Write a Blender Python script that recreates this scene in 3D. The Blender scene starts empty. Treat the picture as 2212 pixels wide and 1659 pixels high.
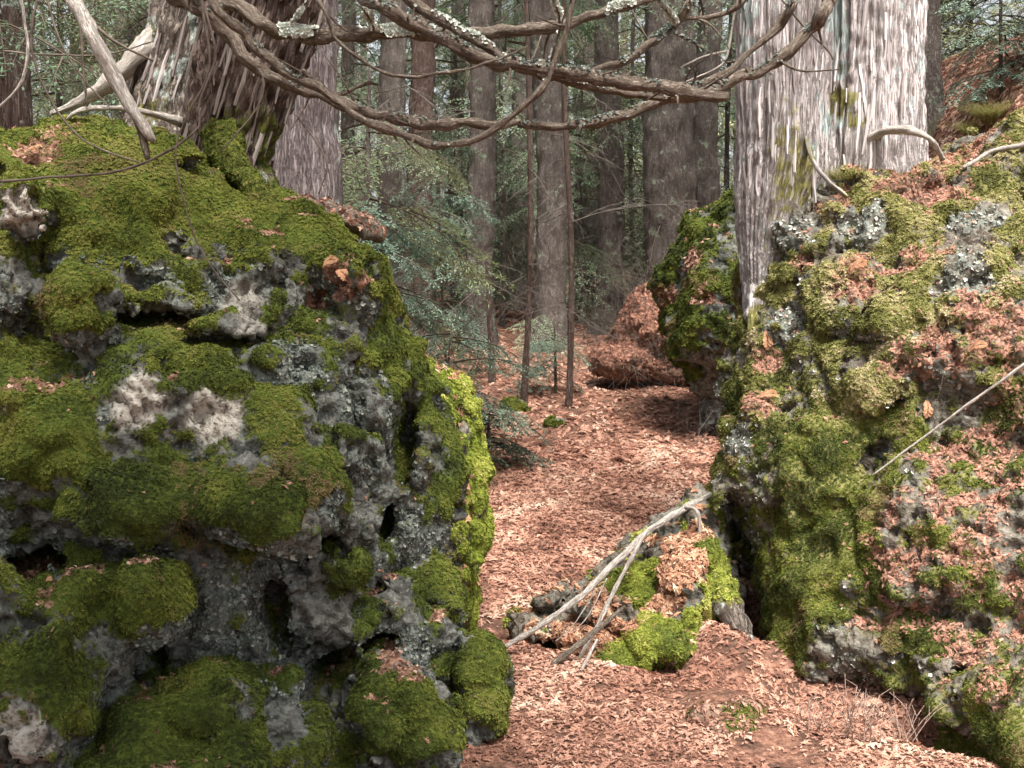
import bpy, math, random
import numpy as np
from mathutils import Vector, Matrix, Quaternion
from mathutils.bvhtree import BVHTree

random.seed(7)
RNG = np.random.default_rng(11)
scene = bpy.context.scene
COL = scene.collection

# ------------------------------------------------------------------ camera
CAM = np.array([0.0, 0.0, 1.5])
VW, VH, F = 2212.0, 1659.0, 2670.0            # the photograph read at 2212 x 1659
PITCH = math.atan((829.5 - 620.0) / F)        # horizon sits at row 620
cam_d = bpy.data.cameras.new('camera')
cam_d.sensor_width = 36.0
cam_d.lens = 36.0 * F / VW
cam_d.clip_start = 0.05
cam_d.clip_end = 2000.0
cam = bpy.data.objects.new('camera', cam_d)
cam.location = CAM
cam.rotation_euler = (math.pi / 2 - PITCH, 0, 0)
COL.objects.link(cam)
scene.camera = cam

# ------------------------------------------------------------------ sky, sun, exposure
SUN_EL, SUN_AZ = math.radians(62), math.radians(160)     # azimuth from +Y towards +X
world = bpy.data.worlds.new('World')
scene.world = world
world.use_nodes = True
wn = world.node_tree
bg = wn.nodes['Background']
sky = wn.nodes.new('ShaderNodeTexSky')
sky.sky_type = 'NISHITA'
sky.sun_disc = False
sky.sun_elevation = SUN_EL
sky.sun_rotation = SUN_AZ
sky.dust_density = 4.0
sky.air_density = 1.0
hs = wn.nodes.new('ShaderNodeHueSaturation')             # hazy white sky over the forest
hs.inputs['Saturation'].default_value = 0.25
wn.links.new(sky.outputs[0], hs.inputs['Color'])
wn.links.new(hs.outputs[0], bg.inputs['Color'])
bg.inputs['Strength'].default_value = 0.10
sd = bpy.data.lights.new('sun', 'SUN')
sd.energy = 3.9
sd.angle = math.radians(24)
sd.color = (1.0, 0.95, 0.88)
sun = bpy.data.objects.new('sun', sd)
to_sun = Vector((math.sin(SUN_AZ) * math.cos(SUN_EL), math.cos(SUN_AZ) * math.cos(SUN_EL), math.sin(SUN_EL)))
sun.rotation_euler = (-to_sun).to_track_quat('-Z', 'Y').to_euler()
COL.objects.link(sun)
vs = scene.view_settings
vs.view_transform = 'Standard'
vs.look = 'None'
vs.gamma = 1.0
vs.exposure = 1.36
scene.render.engine = 'CYCLES'
scene.cycles.use_denoising = True
try:
    scene.cycles.denoiser = 'OPENIMAGEDENOISE'
except Exception:
    pass
scene.cycles.max_bounces = 5
scene.cycles.diffuse_bounces = 3
scene.cycles.use_adaptive_sampling = True
scene.cycles.adaptive_threshold = 0.025
scene.cycles.glossy_bounces = 2
scene.cycles.transmission_bounces = 4
scene.cycles.transparent_max_bounces = 4
scene.cycles.volume_bounces = 0
scene.cycles.caustics_reflective = False
scene.cycles.caustics_refractive = False


# ------------------------------------------------------------------ helpers
CP, SP = math.cos(PITCH), math.sin(PITCH)


def ray(u, v):
    a, b = (u - VW / 2) / F, (VH / 2 - v) / F
    return np.array([a, CP + b * SP, -SP + b * CP])


def P(u, v, y):
    """world point on the pixel's ray at world depth y"""
    r = ray(u, v)
    return CAM + r * (y / r[1])


def _hash(x, y, z, s):
    h = (x.astype(np.uint32) * np.uint32(374761393) + y.astype(np.uint32) * np.uint32(668265263)
         + z.astype(np.uint32) * np.uint32(2246822519) + np.uint32(s * 3266489917 & 0xffffffff))
    h = (h ^ (h >> np.uint32(15))) * np.uint32(2246822519)
    h = (h ^ (h >> np.uint32(13))) * np.uint32(3266489917)
    h = h ^ (h >> np.uint32(16))
    return h


GR = np.array([[1, 1, 0], [-1, 1, 0], [1, -1, 0], [-1, -1, 0], [1, 0, 1], [-1, 0, 1], [1, 0, -1], [-1, 0, -1],
               [0, 1, 1], [0, -1, 1], [0, 1, -1], [0, -1, -1], [1, 1, 0], [-1, 1, 0], [0, -1, 1], [0, -1, -1]], float)


def noise(p, s=0):
    """gradient noise, about -1..1"""
    p = np.asarray(p, float)
    i = np.floor(p).astype(np.int64)
    f = p - i
    w = f * f * f * (f * (f * 6 - 15) + 10)
    out = np.zeros(len(p))
    with np.errstate(over='ignore'):
        for dx in (0, 1):
            for dy in (0, 1):
                for dz in (0, 1):
                    g = GR[_hash(i[:, 0] + dx, i[:, 1] + dy, i[:, 2] + dz, s) & np.uint32(15)]
                    d = g[:, 0] * (f[:, 0] - dx) + g[:, 1] * (f[:, 1] - dy) + g[:, 2] * (f[:, 2] - dz)
                    ww = (w[:, 0] if dx else 1 - w[:, 0]) * (w[:, 1] if dy else 1 - w[:, 1]) * (w[:, 2] if dz else 1 - w[:, 2])
                    out += ww * d
    return out


def fbm(p, octs=3, s=0, gain=0.5):
    p = np.asarray(p, float)
    o, a, t = 0, 1.0, 0
    for k in range(octs):
        o = o + a * noise(p * (2.03 ** k) + 17.3 * k, s + k)
        t += a
        a *= gain
    return o / t


def sstep(a, b, x):
    t = np.clip((x - a) / (b - a), 0, 1)
    return t * t * (3 - 2 * t)


# ------------------------------------------------------------------ materials
def new_mat(name):
    m = bpy.data.materials.new(name)
    m.use_nodes = True
    nt = m.node_tree
    for n in list(nt.nodes):
        nt.nodes.remove(n)
    out = nt.nodes.new('ShaderNodeOutputMaterial')
    return m, nt, out


class NB:
    """small node-building helper"""
    def __init__(s, nt):
        s.nt = nt

    def n(s, t, **kw):
        x = s.nt.nodes.new(t)
        for k, v in kw.items():
            if k == 'i':
                for a, b in v.items():
                    if isinstance(b, bpy.types.NodeSocket):
                        s.nt.links.new(b, x.inputs[a])
                    else:
                        x.inputs[a].default_value = b
            else:
                setattr(x, k, v)
        return x

    def coord(s, obj=True, scale=(1, 1, 1)):
        t = s.n('ShaderNodeTexCoord')
        mp = s.n('ShaderNodeMapping', i={0: t.outputs['Object'], 'Scale': scale})
        return mp.outputs[0]

    def geo(s, scale=(1, 1, 1)):
        t = s.n('ShaderNodeNewGeometry')
        mp = s.n('ShaderNodeMapping', i={0: t.outputs['Position'], 'Scale': scale})
        return mp.outputs[0]

    def noise(s, vec, scale, detail=4, rough=0.6):
        return s.n('ShaderNodeTexNoise', i={'Vector': vec, 'Scale': scale, 'Detail': detail, 'Roughness': rough}).outputs[0]

    def ramp(s, fac, stops):
        r = s.n('ShaderNodeValToRGB')
        s.nt.links.new(fac, r.inputs[0])
        e = r.color_ramp.elements
        while len(e) > 1:
            e.remove(e[-1])
        e[0].position = stops[0][0]
        e[0].color = (*stops[0][1], 1)
        for p, c in stops[1:]:
            k = e.new(p)
            k.color = (*c, 1)
        return r.outputs[0]

    def mix(s, fac, a, b):
        m = s.n('ShaderNodeMix', data_type='RGBA')
        for sock, v in ((m.inputs[0], fac), (m.inputs[6], a), (m.inputs[7], b)):
            if isinstance(v, bpy.types.NodeSocket):
                s.nt.links.new(v, sock)
            elif isinstance(v, tuple):
                sock.default_value = (*v, 1)
            else:
                sock.default_value = v
        return m.outputs[2]

    def math(s, op, a, b=None, clamp=False):
        m = s.n('ShaderNodeMath', operation=op, use_clamp=clamp)
        for k, v in ((0, a), (1, b)):
            if v is None:
                continue
            if isinstance(v, bpy.types.NodeSocket):
                s.nt.links.new(v, m.inputs[k])
            else:
                m.inputs[k].default_value = v
        return m.outputs[0]

    def attr(s, name, inst=False):
        a = s.n('ShaderNodeAttribute', attribute_name=name)
        if inst:
            a.attribute_type = 'INSTANCER'
        return a.outputs['Fac']

    def bump(s, h, dist, strength=1.0):
        return s.n('ShaderNodeBump', i={'Height': h, 'Distance': dist, 'Strength': strength}).outputs[0]

    def surf(s, out, col, rough=0.9, normal=None, spec=0.2, trans=0.0):
        p = s.n('ShaderNodeBsdfPrincipled', i={'Roughness': rough, 'Specular IOR Level': spec})
        if isinstance(col, tuple):
            p.inputs['Base Color'].default_value = (*col, 1)
        else:
            s.nt.links.new(col, p.inputs['Base Color'])
        if normal is not None:
            s.nt.links.new(normal, p.inputs['Normal'])
        res = p.outputs[0]
        if trans > 0:
            t = s.n('ShaderNodeBsdfTranslucent')
            if isinstance(col, tuple):
                t.inputs[0].default_value = (*col, 1)
            else:
                s.nt.links.new(col, t.inputs[0])
            mx = s.n('ShaderNodeMixShader', i={0: trans, 1: res, 2: t.outputs[0]})
            res = mx.outputs[0]
        s.nt.links.new(res, out.inputs[0])


def rock_material(name, rock, moss, lichen, soil, sc=1.0):
    """rock, moss, lichen, soil: lists of colour stops"""
    m, nt, out = new_mat(name)
    b = NB(nt)
    g = b.geo()
    n1 = b.noise(g, 6 * sc, 5, 0.65)
    n2 = b.noise(g, 38 * sc, 3, 0.6)
    n3 = b.noise(g, 120, 1, 0.5)
    n4 = b.noise(g, 14, 4, 0.6)
    rc = b.mix(0.5, b.ramp(n1, rock), b.ramp(n2, rock))
    rc = b.mix(b.math('MULTIPLY', b.attr('pale'), 0.85), rc, b.ramp(n2, [(0.33, (0.12, 0.10, 0.078)), (0.45, (0.40, 0.355, 0.295)), (0.6, (0.62, 0.565, 0.49))]))
    n7 = b.noise(g, 75, 3, 0.5)
    crust = b.ramp(n7, [(0.34, (1, 1, 1)), (0.43, (0, 0, 0))])
    rc = b.mix(b.math('MULTIPLY', crust, 0.75), rc, (0.035, 0.034, 0.028))
    pc = b.ramp(b.noise(g, 52, 3, 0.5), [(0.58, (0, 0, 0)), (0.66, (1, 1, 1))])
    rc = b.mix(b.math('MULTIPLY', pc, 0.4), rc, (0.32, 0.325, 0.285))
    lsel = b.ramp(n2, [(0.42, (0, 0, 0)), (0.56, (1, 1, 1))])
    lf = b.math('MULTIPLY', b.attr('lichen'), lsel, True)
    rc = b.mix(lf, rc, b.ramp(n4, lichen))
    mc = b.mix(0.55, b.ramp(n1, moss), b.ramp(n2, moss))
    edge = b.math('ADD', b.attr('moss'), b.math('MULTIPLY', b.math('SUBTRACT', n2, 0.5), 0.8))
    mf = b.ramp(edge, [(0.42, (0, 0, 0)), (0.58, (1, 1, 1))])
    c = b.mix(mf, rc, mc)
    sedge = b.math('ADD', b.attr('soil'), b.math('MULTIPLY', b.math('SUBTRACT', n2, 0.5), 0.7))
    sf = b.ramp(sedge, [(0.45, (0, 0, 0)), (0.6, (1, 1, 1))])
    c = b.mix(sf, c, b.ramp(n2, soil))
    h = b.math('ADD', b.math('MULTIPLY', n2, 0.9), b.math('MULTIPLY', n3, 0.10))
    b.surf(out, c, 0.92, b.bump(h, 0.016, 1.0), 0.12)
    return m


def bark_material(name, stops, streak=(24, 24, 2.6), mossc=((0.05, 0.07, 0.015), (0.16, 0.17, 0.04)), lich=(0.42, 0.47, 0.43), bumpd=0.02, lichen_amt=0.0, fissure=(0.05, 0.03, 0.024), fiss=0.5):
    """bark with strips and fissures running along the limb"""
    m, nt, out = new_mat(name)
    b = NB(nt)
    a_ = b.n('ShaderNodeAttribute', attribute_name='bk')
    v = b.n('ShaderNodeMapping', i={0: a_.outputs['Vector'], 'Scale': streak}).outputs[0]
    n1 = b.noise(v, 1.0, 5, 0.65)
    n2 = b.noise(v, 3.4, 5, 0.7)
    g = b.geo()
    n3 = b.noise(g, 30, 4, 0.6)
    n6 = b.noise(g, 110, 3, 0.6)
    f = b.math('ADD', b.math('MULTIPLY', n1, 0.45), b.math('ADD', b.math('MULTIPLY', n2, 0.40), b.math('MULTIPLY', n6, 0.15)))
    c = b.ramp(f, stops)
    fs = b.ramp(b.math('ABSOLUTE', b.math('SUBTRACT', n2, 0.5)), [(0.0, (1, 1, 1)), (0.05, (0, 0, 0))])
    c = b.mix(b.math('MULTIPLY', fs, fiss), c, fissure)
    if lichen_amt > 0:
        n5 = b.noise(g, 7, 5, 0.7)
        lf = b.ramp(b.math('ADD', n5, b.math('MULTIPLY', b.attr('lichen'), 0.3)), [(0.64 - lichen_amt, (0, 0, 0)), (0.70 - lichen_amt, (1, 1, 1))])
        c = b.mix(b.math('MULTIPLY', lf, b.math('MULTIPLY_ADD', n3, 1.2), True), c, lich)
    me = b.math('ADD', b.attr('moss'), b.math('MULTIPLY', b.math('SUBTRACT', b.math('ADD', b.math('MULTIPLY', n3, 0.5), b.math('MULTIPLY', n2, 0.5)), 0.5), 1.6))
    mf = b.ramp(me, [(0.42, (0, 0, 0)), (0.66, (1, 1, 1))])
    c = b.mix(mf, c, b.ramp(n3, [(0.35, mossc[0]), (0.65, mossc[1])]))
    h = b.math('SUBTRACT', b.math('ADD', f, b.math('MULTIPLY', n3, 0.2)), b.math('MULTIPLY', fs, 0.25))
    b.surf(out, c, 0.9, b.bump(h, bumpd, 1.0), 0.12)
    return m


def leaf_material(name, stops, trans=0.25, rough=0.7, fine=0.0):
    """colour from a per-instance random value"""
    m, nt, out = new_mat(name)
    b = NB(nt)
    r = b.attr('rnd', True)
    c = b.ramp(r, stops)
    b.surf(out, c, rough, None, 0.25, trans)
    return m


def plain_material(name, stops, scale=20, rough=0.9, trans=0.0, bumpd=0.004, streak=(1, 1, 1)):
    m, nt, out = new_mat(name)
    b = NB(nt)
    g = b.coord(scale=streak)
    n1 = b.noise(g, scale, 5, 0.65)
    b.surf(out, b.ramp(n1, stops), rough, b.bump(n1, bumpd, 0.8), 0.2, trans)
    return m


# ------------------------------------------------------------------ mesh building
def mesh_obj(name, V, Fs, mat=None, parent=None, smooth=True, attrs=None):
    me = bpy.data.meshes.new(name)
    V = np.asarray(V, dtype=np.float32)
    if isinstance(Fs, np.ndarray):
        k = Fs.shape[1]
        me.vertices.add(len(V))
        me.vertices.foreach_set('co', V.ravel())
        me.loops.add(Fs.size)
        me.loops.foreach_set('vertex_index', Fs.astype(np.int32).ravel())
        me.polygons.add(len(Fs))
        me.polygons.foreach_set('loop_start', np.arange(0, Fs.size, k, dtype=np.int32))
        me.update(calc_edges=True)
        me.validate()
    else:
        me.from_pydata([tuple(map(float, p)) for p in V], [], Fs)
    if smooth:
        me.polygons.foreach_set('use_smooth', np.ones(len(me.polygons), dtype=bool))
    if attrs:
        for k, a in attrs.items():
            a = np.asarray(a, dtype=np.float32)
            if a.ndim == 2:
                me.attributes.new(k, 'FLOAT_VECTOR', 'POINT').data.foreach_set('vector', a.ravel())
            else:
                me.attributes.new(k, 'FLOAT', 'POINT').data.foreach_set('value', a)
    if mat:
        me.materials.append(mat)
    o = bpy.data.objects.new(name, me)
    COL.objects.link(o)
    if parent:
        o.parent = parent
        if parent.type == 'EMPTY':
            o.matrix_parent_inverse = Matrix.Translation(-parent.location)
    return o


def tag(o, label=None, cat=None, group=None, kind=None):
    if label:
        o['label'] = label
    if cat:
        o['category'] = cat
    if group:
        o['group'] = group
    if kind:
        o['kind'] = kind
    return o


def empty(name, loc, label=None, cat=None, group=None):
    o = bpy.data.objects.new(name, None)
    o.location = Vector(loc)
    o.empty_display_size = 0.1
    COL.objects.link(o)
    return tag(o, label, cat, group)


def read_mesh(me):
    n = len(me.vertices)
    V = np.empty(n * 3, dtype=np.float32)
    me.vertices.foreach_get('co', V)
    N = np.empty(n * 3, dtype=np.float32)
    me.vertices.foreach_get('normal', N)
    return V.reshape(-1, 3).astype(float), N.reshape(-1, 3).astype(float)


def read_quads(me):
    q = np.empty(len(me.polygons) * 4, dtype=np.int32)
    me.polygons.foreach_get('vertices', q)
    return q.reshape(-1, 4)


def surface_nets(D, org, h):
    nx, ny, nz = D.shape
    ins = D < 0
    c = np.zeros((nx - 1, ny - 1, nz - 1), dtype=np.int8)
    offs = [(i, j, k) for i in (0, 1) for j in (0, 1) for k in (0, 1)]
    for i, j, k in offs:
        c += ins[i:nx - 1 + i, j:ny - 1 + j, k:nz - 1 + k]
    act = (c > 0) & (c < 8)
    idx = np.argwhere(act)
    vid = -np.ones(act.shape, dtype=np.int64)
    vid[act] = np.arange(len(idx))
    cv = np.stack([D[idx[:, 0] + i, idx[:, 1] + j, idx[:, 2] + k] for i, j, k in offs], 1)
    acc = np.zeros((len(idx), 3))
    cnt = np.zeros(len(idx))
    oa = np.array(offs, float)
    for a in range(8):
        for bb in range(a + 1, 8):
            if np.abs(oa[a] - oa[bb]).sum() != 1:
                continue
            da, db = cv[:, a], cv[:, bb]
            m = (da < 0) != (db < 0)
            t = np.where(m, da / np.where(m, da - db, 1), 0)
            acc += np.where(m[:, None], oa[a] + t[:, None] * (oa[bb] - oa[a]), 0)
            cnt += m
    V = org + (idx + acc / cnt[:, None]) * h
    Q = []
    for ax in range(3):
        o1, o2 = [(1, 2), (2, 0), (0, 1)][ax]
        sl0 = [slice(1, -1)] * 3
        sl1 = [slice(1, -1)] * 3
        sl0[ax] = slice(0, D.shape[ax] - 1)
        sl1[ax] = slice(1, D.shape[ax])
        a0, a1 = ins[tuple(sl0)], ins[tuple(sl1)]
        for flip, m in ((False, a0 & ~a1), (True, ~a0 & a1)):
            e = np.argwhere(m)
            if not len(e):
                continue
            e = e.copy()
            for d in range(3):
                if d != ax:
                    e[:, d] += 1
            q = []
            for s1, s2 in ((0, 0), (-1, 0), (-1, -1), (0, -1)):
                z = e.copy()
                z[:, o1] += s1
                z[:, o2] += s2
                q.append(vid[z[:, 0], z[:, 1], z[:, 2]])
            q = np.stack(q, 1)
            Q.append(q[:, ::-1] if flip else q)
    return V, np.concatenate(Q)


def sd_ell(p, c, r):
    q = (p - c)
    k0 = np.sqrt(((q / r) ** 2).sum(-1))
    k1 = np.sqrt(((q / (r * r)) ** 2).sum(-1))
    return k0 * (k0 - 1.0) / np.maximum(k1, 1e-6)


def smin(a, b, k):
    h = np.clip(0.5 + 0.5 * (b - a) / k, 0, 1)
    return b + (a - b) * h - k * h * (1 - h)


def lump(u, v, y, ru, rv, ry):
    return P(u, v, y), np.array([ru * y / F, ry, rv * y / F])


def blob_mesh(lumps, carves, lo, hi, h, k=0.08, nz1=(2.5, 0.10), nz2=(7.0, 0.05), seed=0, crack=0.07, mid=0.06):
    """a lumpy solid: smooth union of ellipsoids, roughened, with hollows cut in"""
    lo, hi = np.array(lo, float), np.array(hi, float)
    dims = np.ceil((hi - lo) / h).astype(int) + 1
    ax = [lo[i] + np.arange(dims[i]) * h for i in range(3)]
    G = np.stack(np.meshgrid(*ax, indexing='ij'), -1).reshape(-1, 3)
    D = np.full(len(G), 9.0)
    for c, r in lumps:
        near = np.where((np.abs(G - c) < r + 0.3).all(1))[0]
        D[near] = smin(D[near], sd_ell(G[near], c, r), k)
    cd = dims // 2 + 2
    cax = [lo[i] + np.arange(cd[i]) * 2 * h for i in range(3)]
    c3 = np.stack(np.meshgrid(*cax, indexing='ij'), -1).reshape(-1, 3)

    def fine(f):
        """a field sampled on every second grid point, filled in linearly"""
        f = f.reshape(cd)
        for ax_ in range(3):
            sh = list(f.shape)
            sh[ax_] = 2 * sh[ax_] - 1
            o_ = np.empty(sh)
            i0 = [slice(None)] * 3
            i0[ax_] = slice(0, None, 2)
            i1 = [slice(None)] * 3
            i1[ax_] = slice(1, None, 2)
            a0 = [slice(None)] * 3
            a0[ax_] = slice(0, -1)
            a1 = [slice(None)] * 3
            a1[ax_] = slice(1, None)
            o_[tuple(i0)] = f
            o_[tuple(i1)] = 0.5 * (f[tuple(a0)] + f[tuple(a1)])
            f = o_
        return f[:dims[0], :dims[1], :dims[2]].reshape(-1)[band]
    band = np.abs(D) < 0.24
    g = G[band]
    d = D[band]
    cq = c3 + 0.06 * np.stack([noise(c3 * 5, 41), noise(c3 * 5, 42), noise(c3 * 5, 43)], 1)
    d = d + fine(nz1[1] * fbm(c3 * nz1[0], 2, seed) + nz2[1] * (np.abs(noise(c3 * nz2[0], seed + 5)) * 2 - 0.5))
    d = d + fine(mid * fbm(cq * 6.0, 3, seed + 21, 0.6))
    d = d + crack * np.exp(-(fine(noise(cq * 2.9, seed + 15)) / 0.075) ** 2) * fine(sstep(-0.15, 0.15, noise(c3 * 2.2, seed + 16)))
    d = d + 0.6 * crack * np.exp(-(fine(noise(cq * 6.3, seed + 17)) / 0.11) ** 2) * fine(sstep(-0.1, 0.2, noise(c3 * 3.1, seed + 18)))
    if carves:
        gw = g + 0.03 * np.stack([fine(noise(c3 * 9, q_)) for q_ in (31, 32, 33)], 1)
    for c, r in carves:
        near = np.where((np.abs(gw - c) < r + 0.12).all(1))[0]
        d[near] = -smin(-d[near], sd_ell(gw[near], c, r), 0.025)
    D[band] = d
    V, Q = surface_nets(D.reshape(dims), lo, h)
    me = bpy.data.meshes.new('tmp')
    me.from_pydata(V.tolist(), [], Q.tolist())
    o = bpy.data.objects.new('tmp', me)
    COL.objects.link(o)
    md = o.modifiers.new('s', 'SUBSURF')
    md.levels = 1
    dg = bpy.context.evaluated_depsgraph_get()
    me2 = bpy.data.meshes.new_from_object(o.evaluated_get(dg))
    bpy.data.objects.remove(o)
    bpy.data.meshes.remove(me)
    V, N = read_mesh(me2)
    Q = read_quads(me2)
    bpy.data.meshes.remove(me2)
    return V, N, Q


def bvh_of(V, Q):
    return BVHTree.FromPolygons(V.tolist(), Q.tolist())


def hit(bv, u, v):
    r = Vector(ray(u, v)).normalized()
    h = bv.ray_cast(Vector(CAM), r)
    return None if h[0] is None else np.array(h[0])


def paint(V, base, bv, marks):
    """marks: (u, v, radius px, value, strength); a soft patch of that value round the point the pixel meets"""
    out = base.copy()
    wob = 1 + 0.5 * noise(V * 14, 77) + 0.35 * noise(V * 34, 78)
    for u, v, rp, val, st in marks:
        h = hit(bv, u, v)
        if h is None:
            continue
        r = rp * h[1] / F
        d = np.sqrt(((V - h) ** 2).sum(1)) * wob
        w = st * (1 - sstep(0.55, 1.25, d / r))
        out = out * (1 - w) + val * w
    return out


def sample_surface(V, Q, N, weight, count, rng, facecam=True, bias=-0.25):
    a, b, c, d = V[Q[:, 0]], V[Q[:, 1]], V[Q[:, 2]], V[Q[:, 3]]
    cr = np.cross(c - a, d - b)
    area = 0.5 * np.linalg.norm(cr, axis=1)
    fn = cr / np.maximum(np.linalg.norm(cr, axis=1), 1e-12)[:, None]
    w = area * weight[Q].mean(1)
    if facecam:
        ce = (a + c) / 2
        tc = CAM - ce
        dist = np.linalg.norm(tc, axis=1)
        w = w * ((fn * tc).sum(1) / dist > bias)
    cs = np.cumsum(w)
    if cs[-1] <= 0:
        return np.zeros((0, 3)), np.zeros((0, 3))
    f = np.searchsorted(cs, rng.random(count) * cs[-1])
    f = np.clip(f, 0, len(Q) - 1)
    s, t = rng.random(count)[:, None], rng.random(count)[:, None]
    p = (a[f] * (1 - s) + b[f] * s) * (1 - t) + (d[f] * (1 - s) + c[f] * s) * t
    nn = N[Q[f]].mean(1)
    nn /= np.maximum(np.linalg.norm(nn, axis=1), 1e-9)[:, None]
    return p, nn


def frames_to_euler(Z, spin, tilt=None):
    """rotation taking +Z to Z with a spin about it, as XYZ eulers"""
    Z = Z / np.linalg.norm(Z, axis=1)[:, None]
    ref = np.where(np.abs(Z[:, 2:3]) < 0.95, np.array([[0, 0, 1.0]]), np.array([[1.0, 0, 0]]))
    X = np.cross(ref, Z)
    X /= np.linalg.norm(X, axis=1)[:, None]
    Y = np.cross(Z, X)
    c, s = np.cos(spin)[:, None], np.sin(spin)[:, None]
    X2 = X * c + Y * s
    Y2 = -X * s + Y * c
    # matrix columns X2, Y2, Z ; R = Rz Ry Rx
    ey = np.arcsin(np.clip(-X2[:, 2], -1, 1))
    ex = np.arctan2(Y2[:, 2], Z[:, 2])
    ez = np.arctan2(X2[:, 1], X2[:, 0])
    return np.stack([ex, ey, ez], 1)


SRC = {}


def source_collection(name, objs):
    c = bpy.data.collections.new(name)
    for o in objs:
        for k in list(o.users_collection):
            k.objects.unlink(o)
        c.objects.link(o)
    SRC[name] = c
    return c


NG = {}


def scatter_group(col):
    if col.name in NG:
        return NG[col.name]
    ng = bpy.data.node_groups.new('scatter_' + col.name, 'GeometryNodeTree')
    ng.interface.new_socket('Geometry', in_out='INPUT', socket_type='NodeSocketGeometry')
    ng.interface.new_socket('Geometry', in_out='OUTPUT', socket_type='NodeSocketGeometry')
    L = ng.links.new
    gi = ng.nodes.new('NodeGroupInput')
    go = ng.nodes.new('NodeGroupOutput')
    ci = ng.nodes.new('GeometryNodeCollectionInfo')
    ci.inputs['Collection'].default_value = col
    ci.inputs['Separate Children'].default_value = True
    ci.inputs['Reset Children'].default_value = True
    ip = ng.nodes.new('GeometryNodeInstanceOnPoints')
    ip.inputs['Pick Instance'].default_value = True

    def at(n, t):
        a = ng.nodes.new('GeometryNodeInputNamedAttribute')
        a.data_type = t
        a.inputs['Name'].default_value = n
        return a.outputs['Attribute']
    L(gi.outputs[0], ip.inputs['Points'])
    L(ci.outputs[0], ip.inputs['Instance'])
    L(at('pick', 'INT'), ip.inputs['Instance Index'])
    e2r = ng.nodes.new('FunctionNodeEulerToRotation')
    L(at('rot', 'FLOAT_VECTOR'), e2r.inputs[0])
    L(e2r.outputs[0], ip.inputs['Rotation'])
    L(at('scl', 'FLOAT'), ip.inputs['Scale'])
    L(ip.outputs[0], go.inputs[0])
    NG[col.name] = ng
    return ng


def scatter(name, col, pts, Z, scl, rng, parent=None, spin=None, rnd=None, mat=None, kind='stuff'):
    n = len(pts)
    me = bpy.data.meshes.new(name)
    me.vertices.add(n)
    me.vertices.foreach_set('co', np.asarray(pts, dtype=np.float32).ravel())
    spin = rng.random(n) * 2 * math.pi if spin is None else spin
    rot = frames_to_euler(np.asarray(Z, float), spin)
    me.attributes.new('rot', 'FLOAT_VECTOR', 'POINT').data.foreach_set('vector', rot.astype(np.float32).ravel())
    me.attributes.new('scl', 'FLOAT', 'POINT').data.foreach_set('value', np.asarray(scl, dtype=np.float32))
    me.attributes.new('pick', 'INT', 'POINT').data.foreach_set('value', rng.integers(0, len(col.objects), n).astype(np.int32))
    me.attributes.new('rnd', 'FLOAT', 'POINT').data.foreach_set('value', (rng.random(n) if rnd is None else rnd).astype(np.float32))
    me.update()
    o = bpy.data.objects.new(name, me)
    COL.objects.link(o)
    md = o.modifiers.new('scatter', 'NODES')
    md.node_group = scatter_group(col)
    if parent:
        o.parent = parent
        if parent.type == 'EMPTY':
            o.matrix_parent_inverse = Matrix.Translation(-parent.location)
    if kind:
        o['kind'] = kind
    return o


def resample(pts, rad, step):
    """Catmull-Rom through the points"""
    pts, rad = np.asarray(pts, float), np.asarray(rad, float)
    p = np.vstack([2 * pts[0] - pts[1], pts, 2 * pts[-1] - pts[-2]])
    op, orr = [], []
    for i in range(len(pts) - 1):
        a, b, c, d = p[i], p[i + 1], p[i + 2], p[i + 3]
        n = max(2, int(np.linalg.norm(c - b) / step))
        t = np.linspace(0, 1, n, endpoint=False)[:, None]
        op.append(0.5 * ((2 * b) + (-a + c) * t + (2 * a - 5 * b + 4 * c - d) * t ** 2 + (-a + 3 * b - 3 * c + d) * t ** 3))
        orr.append(rad[i] + (rad[i + 1] - rad[i]) * (t[:, 0]))
    op.append(pts[-1:])
    orr.append(rad[-1:])
    return np.vstack(op), np.concatenate(orr)


LAST = {}          # bark coordinates (round, round, along) of the tube made last


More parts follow.
